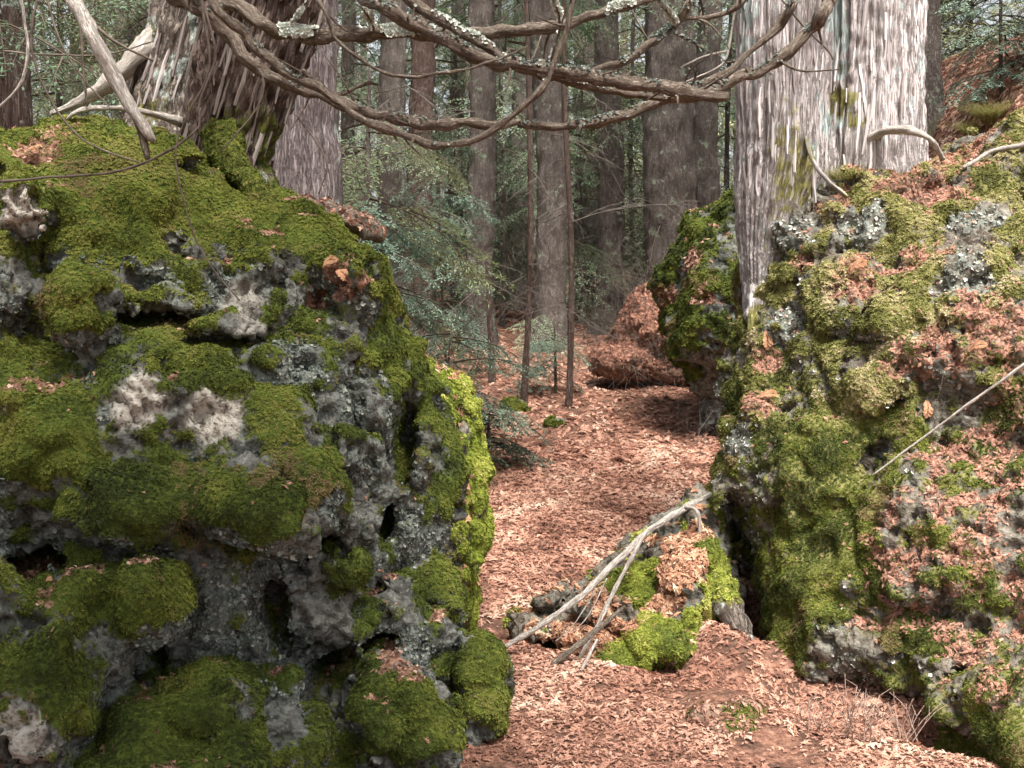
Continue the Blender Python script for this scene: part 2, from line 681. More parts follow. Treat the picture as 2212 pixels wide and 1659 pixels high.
def tube(pts, rad, sides=12, step=0.03, wob=0.0, wfreq=12, ridge=0.0, rfreq=(5, 2), seed=0, jitter=0.0):
    p, r = resample(pts, rad, step)
    if jitter:
        p = p + jitter * np.stack([noise(p * 6, seed + 1) + 0.4 * noise(p * 17, seed + 4), noise(p * 6, seed + 2), noise(p * 6, seed + 3) + 0.4 * noise(p * 17, seed + 5)], 1)
    T = np.gradient(p, axis=0)
    T /= np.maximum(np.linalg.norm(T, axis=1), 1e-9)[:, None]
    x = np.cross(T[0], [0.3, 0.9, 0.2])
    x /= np.linalg.norm(x)
    n = len(p)
    X = np.zeros((n, 3))
    for i in range(n):
        x = x - T[i] * x.dot(T[i])
        x /= np.linalg.norm(x)
        X[i] = x
    Y = np.cross(T, X)
    s = np.concatenate([[0], np.cumsum(np.linalg.norm(np.diff(p, axis=0), axis=1))])
    th = np.arange(sides) * 2 * math.pi / sides
    TH, S = np.meshgrid(th, s)
    R = np.repeat(r[:, None], sides, 1)
    q = np.stack([np.cos(TH) * rfreq[0], np.sin(TH) * rfreq[0], S * rfreq[1]], -1).reshape(-1, 3)
    dr = 0
    if ridge:
        a = 1 - 2 * np.abs(noise(q, seed + 11)) * 1.4
        a2 = 1 - 2 * np.abs(noise(q * np.array([2.3, 2.3, 1.7]) + 9, seed + 12)) * 1.4
        dr = dr + ridge * (0.6 * a + 0.4 * a2).reshape(n, sides)
    if wob:
        q2 = np.stack([np.cos(TH) * R * wfreq, np.sin(TH) * R * wfreq, S * wfreq * 0.6], -1).reshape(-1, 3)
        dr = dr + (wob * R * noise(q2 + seed * 3.1, seed + 21).reshape(n, sides) * 1.6)
    R = R + dr
    R = np.maximum(R, 0.0008)
    V = p[:, None, :] + R[..., None] * (np.cos(TH)[..., None] * X[:, None] + np.sin(TH)[..., None] * Y[:, None])
    V = V.reshape(-1, 3)
    i = np.arange(n - 1)[:, None] * sides
    j = np.arange(sides)[None]
    j2 = (j + 1) % sides
    Q = np.stack([i + j, i + j2, i + sides + j2, i + sides + j], -1).reshape(-1, 4)
    # close the ends
    bk = np.stack([np.cos(TH) * r[:, None], np.sin(TH) * r[:, None], S], -1).reshape(-1, 3)
    LAST['bk'] = np.vstack([bk, bk[0], bk[-1]]) + seed * 1.37
    V = np.vstack([V, p[0] - T[0] * r[0] * 0.3, p[-1] + T[-1] * r[-1] * 0.3])
    a0, a1 = len(V) - 2, len(V) - 1
    e = []
    for k in range(0, sides, 2):
        e.append([a0, (k + 2) % sides, k + 1, k])
        o = (n - 1) * sides
        e.append([a1, o + k, o + k + 1, o + (k + 2) % sides])
    return V, np.vstack([Q, np.array(e)])


def merge(parts):
    Vs, Qs, o = [], [], 0
    for V, Q in parts:
        Vs.append(V)
        Qs.append(Q + o)
        o += len(V)
    return np.vstack(Vs), np.vstack(Qs)


# ------------------------------------------------------------------ ground
GY = np.array([-50, 0.0, 3.6, 4.4, 6.0, 8.0, 10.5, 14.0, 25.0, 60.0, 200.0, 900.0])
GZ = np.array([-0.2, 0.02, 0.10, 0.13, 0.197, 0.36, 0.595, 0.87, 1.35, 2.2, 4.0, 6.0])


def gz(x, y):
    x, y = np.asarray(x, float), np.asarray(y, float)
    z = np.interp(y, GY, GZ)
    z = z + sstep(1.5, 4.0, x) * 2.9 * sstep(4.5, 7.5, y) * (1 - sstep(11, 30, y))
    z = z + sstep(-1.0, -4.0, x) * 0.5 * sstep(4, 7, y) * (1 - sstep(20, 50, y))
    p = np.stack([x, y, 0 * x], -1).reshape(-1, 3)
    near = 1 - sstep(20, 60, y)
    z = z + near * (0.09 * noise(p * 0.9, 3) + 0.035 * noise(p * 2.7, 4)).reshape(x.shape) * sstep(3.0, 5.0, y + 0 * x)
    z = z + near * 0.012 * noise(p * 9, 5).reshape(x.shape)
    z = z - 0.13 * np.exp(-(((x - 1.28) * 0.8 + (y - 3.95) * 0.6) / 0.45) ** 2 - (((x - 1.28) * 0.6 - (y - 3.95) * -0.8) / 0.16) ** 2)
    z = z - 0.32 * np.exp(-((x - 0.93) / 0.10) ** 2 - ((y - 4.95) / 0.28) ** 2)
    # a low hump of litter in front of the root mound, a shallow trough by the outcrop's foot
    z = z + 0.10 * np.exp(-(((x - 0.80) / 0.22) ** 2 + ((y - 4.5) / 0.25) ** 2))
    z = z + 0.06 * np.exp(-(((x - 0.72) / 0.15) ** 2 + ((y - 3.95) / 0.15) ** 2))
    return z


def gp(x, y):
    return np.array([x, y, float(gz(np.array([x]), np.array([y]))[0])])


def ground_hit(u, v):
    r = ray(u, v)
    t = np.linspace(2.5, 60, 4000)
    p = CAM + r[None] * t[:, None]
    below = np.where(p[:, 2] < gz(p[:, 0], p[:, 1]))[0]
    return p[below[0]] if len(below) else p[-1]


xs = np.concatenate([-np.geomspace(140, 6, 22), np.linspace(-5.5, 6, 240), np.geomspace(6.5, 140, 22)])
ys = np.concatenate([-np.geomspace(60, 4, 10), np.linspace(-3, 2.5, 18), np.linspace(2.6, 14, 300), np.geomspace(14.3, 140, 60)])
XX, YY = np.meshgrid(xs, ys)
ZZ = gz(XX.ravel(), YY.ravel()).reshape(XX.shape)
GV = np.stack([XX, YY, ZZ], -1).reshape(-1, 3)
nx, ny = len(xs), len(ys)
ii = np.arange(ny - 1)[:, None] * nx
jj = np.arange(nx - 1)[None]
GQ = np.stack([ii + jj, ii + jj + 1, ii + nx + jj + 1, ii + nx + jj], -1).reshape(-1, 4)
m, nt, out = new_mat('forest_floor')
b = NB(nt)
g = b.geo()
n1, n2, n3 = b.noise(g, 2.2, 4), b.noise(g, 38, 5, 0.7), b.noise(g, 9, 4)
c1 = b.ramp(n2, [(0.3, (0.06, 0.032, 0.025)), (0.5, (0.23, 0.115, 0.08)), (0.68, (0.42, 0.24, 0.17))])
c2 = b.ramp(n2, [(0.3, (0.04, 0.025, 0.02)), (0.6, (0.15, 0.085, 0.06))])
c = b.mix(b.ramp(n3, [(0.45, (0, 0, 0)), (0.62, (1, 1, 1))]), c1, c2)
b.surf(out, c, 0.95, b.bump(n2, 0.02, 1.0), 0.1)
MAT_FLOOR = m
ground = mesh_obj('ground', GV, GQ, MAT_FLOOR)
tag(ground, 'forest floor of brown needle litter rising gently', kind='structure')

# ------------------------------------------------------------------ small sources for scattering


def flake(seed, L, W, n=4):
    """one shed cedar spray: a bent little stalk with short scale-leaf side shoots"""
    r = random.Random(seed)
    V, Fc = [], []

    def blade(p, ang, l, w, lift):
        d = np.array([math.cos(ang), math.sin(ang), lift])
        s = np.array([-math.sin(ang), math.cos(ang), 0])
        k = len(V)
        V.extend([p - s * w * 0.35, p + d * l * 0.5 - s * w * 0.5 + [0, 0, 0.1 * l], p + d * l, p + d * l * 0.5 + s * w * 0.5 + [0, 0, 0.1 * l], p + s * w * 0.35])
        Fc.append((k, k + 1, k + 2, k + 3))
        Fc.append((k, k + 3, k + 4))
    blade(np.zeros(3), 0, L, W, 0.12 * r.uniform(-1, 1))
    for i in range(n):
        t = 0.15 + 0.6 * i / n
        sgn = 1 if i % 2 else -1
        blade(np.array([L * t, 0, 0.02 * L]), sgn * r.uniform(0.5, 0.95), L * r.uniform(0.35, 0.6) * (1 - t * 0.5), W * 0.8, r.uniform(-0.1, 0.35))
    V = np.array(V) - np.array([L * 0.45, 0, -0.002])
    return V, Fc


MAT_LITTER = leaf_material('litter', [(0.0, (0.11, 0.055, 0.042)), (0.25, (0.28, 0.135, 0.092)), (0.55, (0.47, 0.25, 0.178)), (0.85, (0.60, 0.36, 0.265)), (1.0, (0.72, 0.52, 0.40))], 0.15, 0.8)
MAT_LITTER2 = leaf_material('pale_litter', [(0.0, (0.16, 0.08, 0.05)), (0.4, (0.5, 0.26, 0.16)), (0.75, (0.68, 0.40, 0.26)), (1.0, (0.75, 0.58, 0.42))], 0.15, 0.8)
fl = []
for k in range(6):
    V, Fc = flake(k, 0.035 + 0.008 * (k % 3), 0.0075 + 0.002 * (k % 2), 3 + k % 3)
    fl.append(mesh_obj('shed_spray', V, Fc, MAT_LITTER, smooth=False))
C_LITTER = source_collection('litter', fl)
fl2 = []
for k in range(4):
    V, Fc = flake(20 + k, 0.042, 0.009, 4)
    fl2.append(mesh_obj('shed_spray', V, Fc, MAT_LITTER2, smooth=False))
C_LITTER2 = source_collection('litter_pale', fl2)


def moss_sprig(seed, L=0.018, n=7, w=0.0035, spread=0.9):
    r = random.Random(seed)
    V, Fc = [], []
    for i in range(n):
        a = 2 * math.pi * i / n + r.uniform(-0.4, 0.4)
        l = L * r.uniform(0.6, 1.15)
        s = spread * r.uniform(0.5, 1.2)
        d = np.array([math.cos(a) * s, math.sin(a) * s, 1.0])
        d /= np.linalg.norm(d)
        e = np.array([-math.sin(a), math.cos(a), 0]) * w * r.uniform(0.7, 1.2)
        tip = d * l + np.array([math.cos(a), math.sin(a), 0]) * l * 0.35 - np.array([0, 0, l * 0.15])
        k = len(V)
        V.extend([-e * 0.5 - [0, 0, 0.004], d * l * 0.55 - e, tip, d * l * 0.55 + e, e * 0.5 - np.array([0, 0, 0.004])])
        Fc.append((k, k + 1, k + 3, k + 4))
        Fc.append((k + 1, k + 2, k + 3))
    return np.array(V), Fc


def moss_sources(tagname, stops, L=0.016, w=0.0032, n=7):
    mt = leaf_material('moss_' + tagname, stops, 0.2, 0.85)
    os_ = []
    for k in range(4):
        V, Fc = moss_sprig(k + hash(tagname) % 7 * 0, L * (0.8 + 0.15 * k), n, w)
        os_.append(mesh_obj('moss_sprig', V, Fc, mt, smooth=False))
    return source_collection('moss_' + tagname, os_)


C_MOSS = moss_sources('green', [(0, (0.035, 0.046, 0.010)), (0.35, (0.075, 0.095, 0.017)), (0.7, (0.15, 0.175, 0.027)), (0.93, (0.235, 0.25, 0.048)), (1, (0.20, 0.15, 0.065))])
C_MOSSB = moss_sources('bright', [(0, (0.09, 0.112, 0.02)), (0.4, (0.205, 0.24, 0.036)), (0.8, (0.35, 0.375, 0.065)), (1, (0.52, 0.48, 0.16))], 0.014)
C_MOSSO = moss_sources('olive', [(0, (0.07, 0.075, 0.02)), (0.35, (0.15, 0.155, 0.04)), (0.7, (0.27, 0.255, 0.085)), (0.9, (0.40, 0.35, 0.16)), (1, (0.5, 0.42, 0.25))], 0.02, 0.004, 6)


def lichen_flake(seed):
    r = random.Random(seed)
    n = 11
    V, Fc = [np.array([0, 0, 0.001])], []
    for i in range(n):
        a = 2 * math.pi * i / n
        R = 0.010 * r.uniform(0.5, 1.25)
        V.append(np.array([math.cos(a) * R * 0.55, math.sin(a) * R * 0.55, r.uniform(0.0, 0.003)]))
    for i in range(n):
        a = 2 * math.pi * (i + r.uniform(-0.3, 0.3)) / n
        R = 0.012 * r.uniform(0.6, 1.3)
        V.append(np.array([math.cos(a) * R, math.sin(a) * R, r.uniform(0.001, 0.009)]))
    for i in range(n):
        j = (i + 1) % n
        Fc.append((0, 1 + i, 1 + j))
        Fc.append((1 + i, 1 + n + i, 1 + n + j, 1 + j))
    return np.array(V), Fc


MAT_LICH = leaf_material('lichen', [(0, (0.075, 0.085, 0.072)), (0.5, (0.145, 0.168, 0.145)), (0.85, (0.25, 0.275, 0.24)), (1, (0.42, 0.43, 0.37))], 0.1, 0.9)
MAT_LICHP = leaf_material('pale_lichen', [(0, (0.42, 0.45, 0.40)), (0.5, (0.6, 0.64, 0.57)), (1, (0.8, 0.8, 0.74))], 0.1, 0.9)
lf_ = []
lp_ = []
for k in range(4):
    V, Fc = lichen_flake(k)
    lf_.append(mesh_obj('lichen_flake', V, Fc, MAT_LICH, smooth=False))
    lp_.append(mesh_obj('lichen_flake', V, Fc, MAT_LICHP, smooth=False))
C_LICH = source_collection('lichen', lf_)
C_LICHP = source_collection('lichen_pale', lp_)
MAT_LICHM = leaf_material('mixed_lichen', [(0, (0.16, 0.165, 0.14)), (0.5, (0.32, 0.33, 0.28)), (0.8, (0.55, 0.55, 0.49)), (1, (0.78, 0.77, 0.71))], 0.1, 0.9)
C_LICHM = source_collection('lichen_mixed', [mesh_obj('lichen_flake', *lichen_flake(k), MAT_LICHM, smooth=False) for k in range(4)])


# boughs ---------------------------------------------------------------
def bough(seed, L=0.9, bare=False, dens=1.0, nl=1.0):
    """a spray lying along +Z (the direction it grows out), drooping towards -Y; needles as narrow blades"""
    r = random.Random(seed)
    tubes, V, Fc = [], [], []

    def blade(p, d, side, l, w):
        k = len(V)
        V.extend([p, p + d * l * 0.5 + side * w, p + d * l, p + d * l * 0.5 - side * w])
        Fc.append((k, k + 1, k + 2, k + 3))

    def axis(p0, d0, l, r0, droop, depth):
        n = max(3, int(l / 0.06))
        p, d = np.array(p0, float), np.array(d0, float)
        pts, rad = [p.copy()], [r0]
        for i in range(n):
            d = d + np.array([r.uniform(-0.1, 0.1), -droop / n + r.uniform(-0.06, 0.06), r.uniform(-0.05, 0.05)])
            d /= np.linalg.norm(d)
            p = p + d * l / n
            pts.append(p.copy())
            rad.append(r0 * (1 - 0.85 * (i + 1) / n))
        tubes.append((np.array(pts), np.array(rad)))
        if not bare and depth > 0:
            for i in range(n):
                a, c = pts[i], pts[i + 1]
                dd = (c - a) / np.linalg.norm(c - a)
                q = max(2, int(np.linalg.norm(c - a) / 0.011 * dens))
                for s in range(q):
                    pp = a + (c - a) * (s + r.random()) / q
                    sd_ = np.cross(dd, np.array([r.gauss(0, 0.35), 1, r.gauss(0, 0.35)]))
                    sd_ /= np.linalg.norm(sd_) + 1e-9
                    sg = 1 if s % 2 else -1
                    nd = dd * 0.7 + sd_ * sg + np.array([0, r.uniform(-0.25, 0.35), 0])
                    nd /= np.linalg.norm(nd)
                    blade(pp, nd, np.cross(nd, [0.2, 1, 0.1]), r.uniform(0.020, 0.036) * nl, 0.0046 * nl)
        if depth < 2:
            m = int(l / (0.075 if depth == 0 else 0.06))
            for i in range(m):
                t = 0.12 + 0.85 * (i + r.random() * 0.5) / m
                j = min(int(t * n), n - 1)
                a = pts[j] + (pts[j + 1] - pts[j]) * (t * n - j if t * n - j < 1 else 1)
                dd = pts[j + 1] - pts[j]
                dd /= np.linalg.norm(dd)
                sd_ = np.cross(dd, np.array([0, 1.0, 0]))
                sd_ /= np.linalg.norm(sd_) + 1e-9
                sg = 1 if i % 2 else -1
                nd = dd * r.uniform(0.45, 0.9) + sd_ * sg * r.uniform(0.6, 1.0) + np.array([0, r.uniform(-0.35, 0.15), 0])
                nd /= np.linalg.norm(nd)
                ll = l * (0.50 if depth == 0 else 0.35) * (1 - 0.65 * t) * r.uniform(0.7, 1.15) + 0.04
                if bare and r.random() < 0.3:
                    continue
                if depth == 1 and (bare and r.random() < 0.5):
                    continue
                axis(a, nd, ll, r0 * (0.45 if depth == 0 else 0.6), droop * 0.7, depth + 1)
    axis((0, 0, 0), (0, 0.15 if not bare else 0.0, 1), L, 0.005 if bare else 0.007, 0.55, 0)
    tv = []
    for p, rr in tubes:
        n = len(p)
        for i in range(n - 1):
            a, c = p[i], p[i + 1]
            d = c - a
            x = np.cross(d, [0.31, 0.77, 0.55])
            x /= np.linalg.norm(x) + 1e-9
            y = np.cross(d / (np.linalg.norm(d) + 1e-9), x)
            k = len(tv)
            for q, rad in ((a, rr[i]), (c, rr[i + 1])):
                for ang in (0, 2.094, 4.189):
                    tv.append(q + (x * math.cos(ang) + y * math.sin(ang)) * max(rad, 0.0012))
    base = len(V)
    nseg = len(tv) // 6
    for s in range(nseg):
        k = base + s * 6
        for j in range(3):
            Fc.append((k + j, k + (j + 1) % 3, k + 3 + (j + 1) % 3, k + 3 + j))
    return np.array(V + tv), Fc, base


def bough_sources(name, stops, bark, n=4, L=0.9, bare=False, dens=1.0, nl=1.0):
    leaf = leaf_material('needles_' + name, stops, 0.3, 0.6)
    bk = plain_material('twig_' + name, bark, 30)
    os_ = []
    for k in range(n):
        V, Fc, base = bough(k + 31, L, bare, dens, nl)
        o = mesh_obj('bough', V, Fc, None, smooth=False)
        o.data.materials.append(leaf)
        o.data.materials.append(bk)
        for pl in o.data.polygons:
            if pl.vertices[0] >= base:
                pl.material_index = 1
        os_.append(o)
    return source_collection('bough_' + name, os_)


TW = [(0.3, (0.05, 0.038, 0.03)), (0.7, (0.16, 0.125, 0.10))]
C_BOUGH = bough_sources('fir', [(0, (0.10, 0.165, 0.095)), (0.5, (0.165, 0.26, 0.155)), (1, (0.30, 0.40, 0.25))], TW)
C_BOUGHS = bough_sources('spruce', [(0, (0.10, 0.17, 0.13)), (0.5, (0.17, 0.27, 0.20)), (1, (0.30, 0.41, 0.30))], TW, 3, 0.5, False, 1.5, 1.15)
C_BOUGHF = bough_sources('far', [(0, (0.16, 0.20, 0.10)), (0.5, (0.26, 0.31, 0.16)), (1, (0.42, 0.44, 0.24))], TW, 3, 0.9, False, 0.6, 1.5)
C_BARE = bough_sources('dead', [(0, (0.1, 0.1, 0.1)), (1, (0.2, 0.2, 0.2))], [(0.3, (0.05, 0.04, 0.033)), (0.7, (0.15, 0.128, 0.11))], 4, 0.9, True)

# ------------------------------------------------------------------ rocks
GREY = [(0.33, (0.022, 0.022, 0.019)), (0.44, (0.062, 0.062, 0.054)), (0.54, (0.12, 0.12, 0.107)), (0.68, (0.24, 0.23, 0.205))]
GREY2 = [(0.33, (0.035, 0.027, 0.021)), (0.44, (0.09, 0.072, 0.056)), (0.54, (0.155, 0.13, 0.103)), (0.68, (0.30, 0.265, 0.215))]
LICHC = [(0.35, (0.10, 0.115, 0.10)), (0.6, (0.20, 0.22, 0.195)), (0.75, (0.33, 0.34, 0.30))]
MOSSC = [(0.3, (0.025, 0.036, 0.008)), (0.5, (0.06, 0.085, 0.014)), (0.7, (0.12, 0.13, 0.03))]
MOSSBC = [(0.3, (0.09, 0.12, 0.015)), (0.5, (0.18, 0.24, 0.025)), (0.7, (0.32, 0.34, 0.06))]
MOSSOC = [(0.3, (0.045, 0.047, 0.014)), (0.5, (0.12, 0.12, 0.035)), (0.7, (0.27, 0.235, 0.10))]
SOILC = [(0.3, (0.05, 0.028, 0.02)), (0.5, (0.17, 0.09, 0.062)), (0.7, (0.36, 0.21, 0.145))]
SOILO = [(0.3, (0.07, 0.042, 0.03)), (0.5, (0.21, 0.135, 0.10)), (0.7, (0.40, 0.27, 0.20))]
MAT_ROCK = rock_material('mossy_rock', GREY, MOSSC, LICHC, SOILC)
MAT_ROCKB = rock_material('bright_mossy_rock', GREY2, MOSSBC, LICHC, SOILC)
MAT_ROCKO = rock_material('olive_mossy_rock', GREY2, MOSSOC, LICHC, SOILO)


def boulder(name, label, mat, lumps, carves, lo, hi, h, mossf, marks, lmarks, smarks, seed, k=0.08, rough=1.0, cushion=1.0, nz1=(2.5, 0.10), nz2=(7.0, 0.05), crack=0.07, patchy=0.0, edge=1.0, pmarks=()):
    V, N, Q = blob_mesh([lump(*a) for a in lumps], [lump(*a) for a in carves], lo, hi, h, k, nz1, nz2, seed, crack)
    bv = bvh_of(V, Q)
    up = N[:, 2]
    moss = np.clip(mossf(V, N), 0, 1)
    moss = paint(V, moss, bv, marks)
    moss = moss + 0.55 * fbm(V * 12, 4, seed + 70, 0.7) * edge - 0.45 * sstep(0.0, -0.6, up)
    pale = paint(V, np.zeros(len(V)), bv, pmarks)
    lich = np.clip(0.45 + 0.9 * fbm(V * 5, 2, seed + 40) - 0.3 * up, 0, 1)
    lich = paint(V, lich, bv, lmarks)
    soil = np.clip(sstep(0.80, 0.97, up) * sstep(-0.1, 0.25, fbm(V * 4, 2, seed + 60)), 0, 1)
    soil = paint(V, soil, bv, smarks) * (1 - patchy + patchy * sstep(-0.35, 0.15, fbm(V * 11, 2, seed + 61)))
    # relief: cushions where moss grows, pits and ridges on bare stone
    mm = sstep(0.35, 0.65, moss) * (1 - 0.7 * sstep(0.4, 0.7, soil))
    wv = V + 0.03 * np.stack([noise(V * 8, 91), noise(V * 8, 92), noise(V * 8, 93)], 1)
    bil = 0.62 - np.abs(noise(wv * 9, seed + 3)) * 1.5
    bil2 = 0.55 - np.abs(noise(wv * 24, seed + 4)) * 1.4
    rid = 0.45 - np.abs(noise(wv * 15, seed + 6)) * 1.9
    rid2 = 0.5 - np.abs(noise(wv * 38, seed + 7)) * 2.2
    pit = -sstep(0.28, 0.5, noise(wv * 20, seed + 8))
    d = mm * cushion * (0.008 + 0.030 * bil + 0.010 * bil2) + (1 - mm) * rough * (0.018 * rid + 0.010 * rid2 + 0.022 * pit)
    V = V + N * d[:, None]
    o = mesh_obj(name, V, Q, mat, attrs={'moss': moss, 'lichen': lich, 'soil': soil, 'pale': pale})
    tag(o, label, 'rock')
    V, N = read_mesh(o.data)
    return dict(o=o, V=V, N=N, Q=Q, moss=moss, lich=lich, soil=soil, bv=bvh_of(V, Q))


def dress(B, moss_col, n_moss, n_lich, n_litter, rng, ms=1.0, litter_col=None, ls_=1.0, lich_col=None, dry=0.0, litter_tone=None, low_col=None):
    V, N, Q = B['V'], B['N'], B['Q']
    w = sstep(0.4, 0.6, B['moss']) * (1 - 0.75 * sstep(0.4, 0.65, B['soil']))
    p, n = sample_surface(V, Q, N, w, n_moss, rng)
    if len(p):
        z = n + rng.normal(0, 0.28, n.shape) + np.array([0, 0, 0.25])
        tone = np.clip(0.42 + dry * sstep(0.9, 1.9, p[:, 2]) + 0.75 * fbm(p * 5, 3, 5) * 1.6 + rng.normal(0, 0.17, len(p)), 0, 0.96)  # dry lifts tone with height: drier outcrop moss, painted light on the tall boulder's top
        tone = np.where(fbm(p * 4.3, 3, 25) + rng.normal(0, .06, len(p)) > 0.30, 1.0, tone)
        sc = ms * rng.uniform(0.55, 1.2, len(p)) * (1 + 0.7 * fbm(p * 5, 2, 8))
        lowm = np.zeros(len(p), bool) if low_col is None else (p[:, 2] + 0.5 * fbm(p * 3, 2, 18) + rng.normal(0, .08, len(p))) < 1.0
        if lowm.any():
            scatter('moss', low_col, p[lowm], z[lowm], sc[lowm], rng, B['o'], rnd=tone[lowm])
        scatter('moss', moss_col, p[~lowm], z[~lowm], sc[~lowm], rng, B['o'], rnd=tone[~lowm])
    if n_lich:
        w = sstep(0.5, 0.8, B['lich']) * (1 - sstep(0.35, 0.6, B['moss'])) * (1 - B['soil'])
        p, n = sample_surface(V, Q, N, w, n_lich, rng)
        if len(p):
            z = n + rng.normal(0, 0.3, n.shape)
            scatter('lichen', lich_col or C_LICH, p + n * 0.001, z, rng.uniform(0.2, 0.72, len(p)), rng, B['o'])
    if n_litter:
        w = sstep(0.3, 0.6, B['soil']) * (0.15 + sstep(0.0, 0.6, N[:, 2])) + 0.012 * sstep(0.2, 0.7, N[:, 2])
        p, n = sample_surface(V, Q, N, w, n_litter, rng)
        if len(p):
            z = n + rng.normal(0, 0.35, n.shape)
            scatter('fallen_litter', litter_col or C_LITTER, p + n * 0.004, z, ls_ * rng.uniform(0.5, 1.1, len(p)), rng, B['o'], rnd=None if litter_tone is None else np.clip(rng.normal(litter_tone, .15, len(p)), 0, 1))


# left boulder --------------------------------------------------------------
L_l = [(420, 1080, 4.25, 560, 640, .85), (-80, 1000, 4.2, 600, 700, .85), (210, 590, 4.5, 400, 312, .80), (-150, 585, 4.4, 400, 320, .8),
       (600, 700, 4.35, 235, 262, .6), (775, 715, 4.1, 85, 178, .35), (712, 1110, 4.05, 158, 290, .5), (850, 1400, 4.0, 140, 240, .45),
       (1032, 1490, 3.9, 52, 100, .2), (810, 1660, 3.9, 245, 250, .42), (480, 1700, 3.9, 400, 220, .55),
       (330, 1290, 3.27, 60, 84, .15), (195, 1285, 3.21, 62, 66, .14), (255, 1400, 3.27, 42, 80, .13), (100, 1480, 3.10, 120, 190, .22), (-60, 1400, 3.1, 150, 180, .22),
       (380, 1530, 3.27, 150, 72, .17), (600, 1560, 3.42, 105, 110, .16), (330, 1650, 3.15, 220, 78, .18), (560, 1110, 3.36, 130, 70, .13), (300, 1100, 3.36, 140, 80, .12), (870, 1560, 3.5, 120, 110, .14),
       (50, 470, 3.62, 52, 85, .13), (20, 620, 3.55, 45, 90, .13),
       (170, 680, 3.55, 90, 90, .13), (90, 960, 3.45, 150, 110, .12), (560, 1060, 3.5, 170, 90, .12), (330, 900, 3.5, 110, 120, .12)]
L_c = [(598, 1295, 3.45, 38, 62, .30), (620, 1370, 3.5, 30, 40, .2), (700, 1440, 3.55, 36, 40, .2), (760, 1390, 3.6, 50, 26, .2), (840, 1345, 3.65, 50, 22, .2), (318, 1440, 3.15, 26, 60, .22),
       (112, 1570, 2.95, 26, 62, .25), (870, 960, 3.75, 30, 95, .16), (650, 1160, 3.42, 90, 22, .12), (60, 1215, 3.3, 130, 30, .25), (700, 740, 3.85, 60, 26, .12), (470, 740, 3.55, 80, 22, .1),
       (935, 1280, 3.9, 20, 70, .14), (20, 560, 3.35, 14, 60, .2), (330, 690, 3.55, 120, 20, .1), (840, 1130, 3.75, 26, 60, .1)]


L_c = [(u_, v_, y_ + .18, a_ * 1.1, b_ * 1.1, c_ * 1.9) for u_, v_, y_, a_, b_, c_ in L_c]


def moss_left(V, N):
    return 0.46 + 0.30 * N[:, 2] + 0.9 * fbm(V * 4.2, 4, 50, 0.6) + 0.3 * sstep(1.5, 1.85, V[:, 2])


lm = [(300, 870, 60, 0, 1), (450, 900, 60, 0, 1), (390, 880, 50, 0.1, 1), (520, 640, 60, 0.1, .9), (540, 720, 70, 0, .8), (650, 780, 60, 0.05, .9), (760, 880, 80, 0.1, .9), (780, 1010, 60, 0.1, .9),
      (700, 1150, 70, 0.1, .9), (620, 1250, 90, 0.05, 1), (560, 1350, 80, 0.05, 1), (700, 1300, 80, 0, 1), (850, 1260, 70, 0.1, .9), (900, 1180, 60, .1, .9), (640, 1450, 70, 0, 1), (620, 1540, 70, 0.1, .9), (880, 1420, 70, 0, 1), (930, 1480, 60, 0, .9),
      (760, 1500, 70, 0.15, .8), (450, 1300, 70, 0.1, .9), (440, 1400, 70, 0.1, .9), (60, 450, 60, 0, 1), (40, 600, 70, 0, 1), (30, 1560, 70, 0, 1), (90, 1600, 50, 0, .9), (985, 1370, 40, 0, 1),
      (150, 650, 90, 1, 1), (80, 950, 130, 1, 1), (560, 1090, 110, 1, .9), (330, 1130, 130, 1, .9), (300, 1280, 100, 1, 1), (190, 1290, 70, 1, 1), (760, 1250, 60, 1, .9), (860, 1550, 110, 1, 1), (380, 1530, 100, 1, 1), (330, 1630, 150, 1, 1), (100, 1440, 90, 1, .9),
      (780, 560, 110, 1, 1), (840, 700, 90, 1, 1), (480, 450, 110, 1, 1), (250, 420, 110, 1, 1), (560, 480, 80, 1, 1), (1060, 1450, 60, 1, 1), (620, 950, 70, .9, .8)]
ll = [(640, 800, 90, 1, 1), (760, 900, 90, 1, 1), (730, 1120, 80, 1, 1), (900, 1170, 80, 1, 1), (600, 1230, 90, .9, 1), (660, 1280, 70, .4, 1), (860, 1440, 90, 1, 1), (480, 1330, 90, .9, 1), (640, 1500, 80, .9, 1), (300, 870, 70, 0.1, 1), (460, 900, 60, 0.1, 1), (60, 450, 60, 0, 1), (40, 600, 60, .3, 1), (40, 1580, 70, .2, 1)]
ls = [(80, 330, 60, .9, 1), (740, 610, 55, .9, 1), (160, 1245, 60, 1, 1), (40, 1240, 60, 1, 1), (115, 1290, 40, 1, 1), (690, 650, 40, .7, 1), (250, 330, 120, .35, .8), (600, 480, 50, .0, 1), (840, 650, 60, 0, 1)]
BL = boulder('mossy_boulder', 'tall dark green mossy boulder with pitted grey stone face and leaning cedar on top', MAT_ROCK, L_l, L_c, (-2.3, 2.82, -0.1), (0.05, 5.5, 2.5), 0.026, moss_left, lm, ll, ls, 100, k=0.045, rough=1.6, cushion=0.75, nz1=(2.5, .12), nz2=(7, .06), crack=.08, pmarks=[(300, 870, 70, 1, 1), (455, 900, 70, 1, 1), (60, 450, 60, 1, 1), (40, 590, 60, .7, 1), (40, 1590, 70, .8, 1), (520, 650, 50, .7, 1), (640, 1100, 50, .6, 1), (560, 720, 50, .5, 1)])
dress(BL, C_MOSS, 190000, 34000, 2000, RNG, 0.46, None, 0.5, None, 0.36)  # last value paints the top moss brighter, as if lit from above

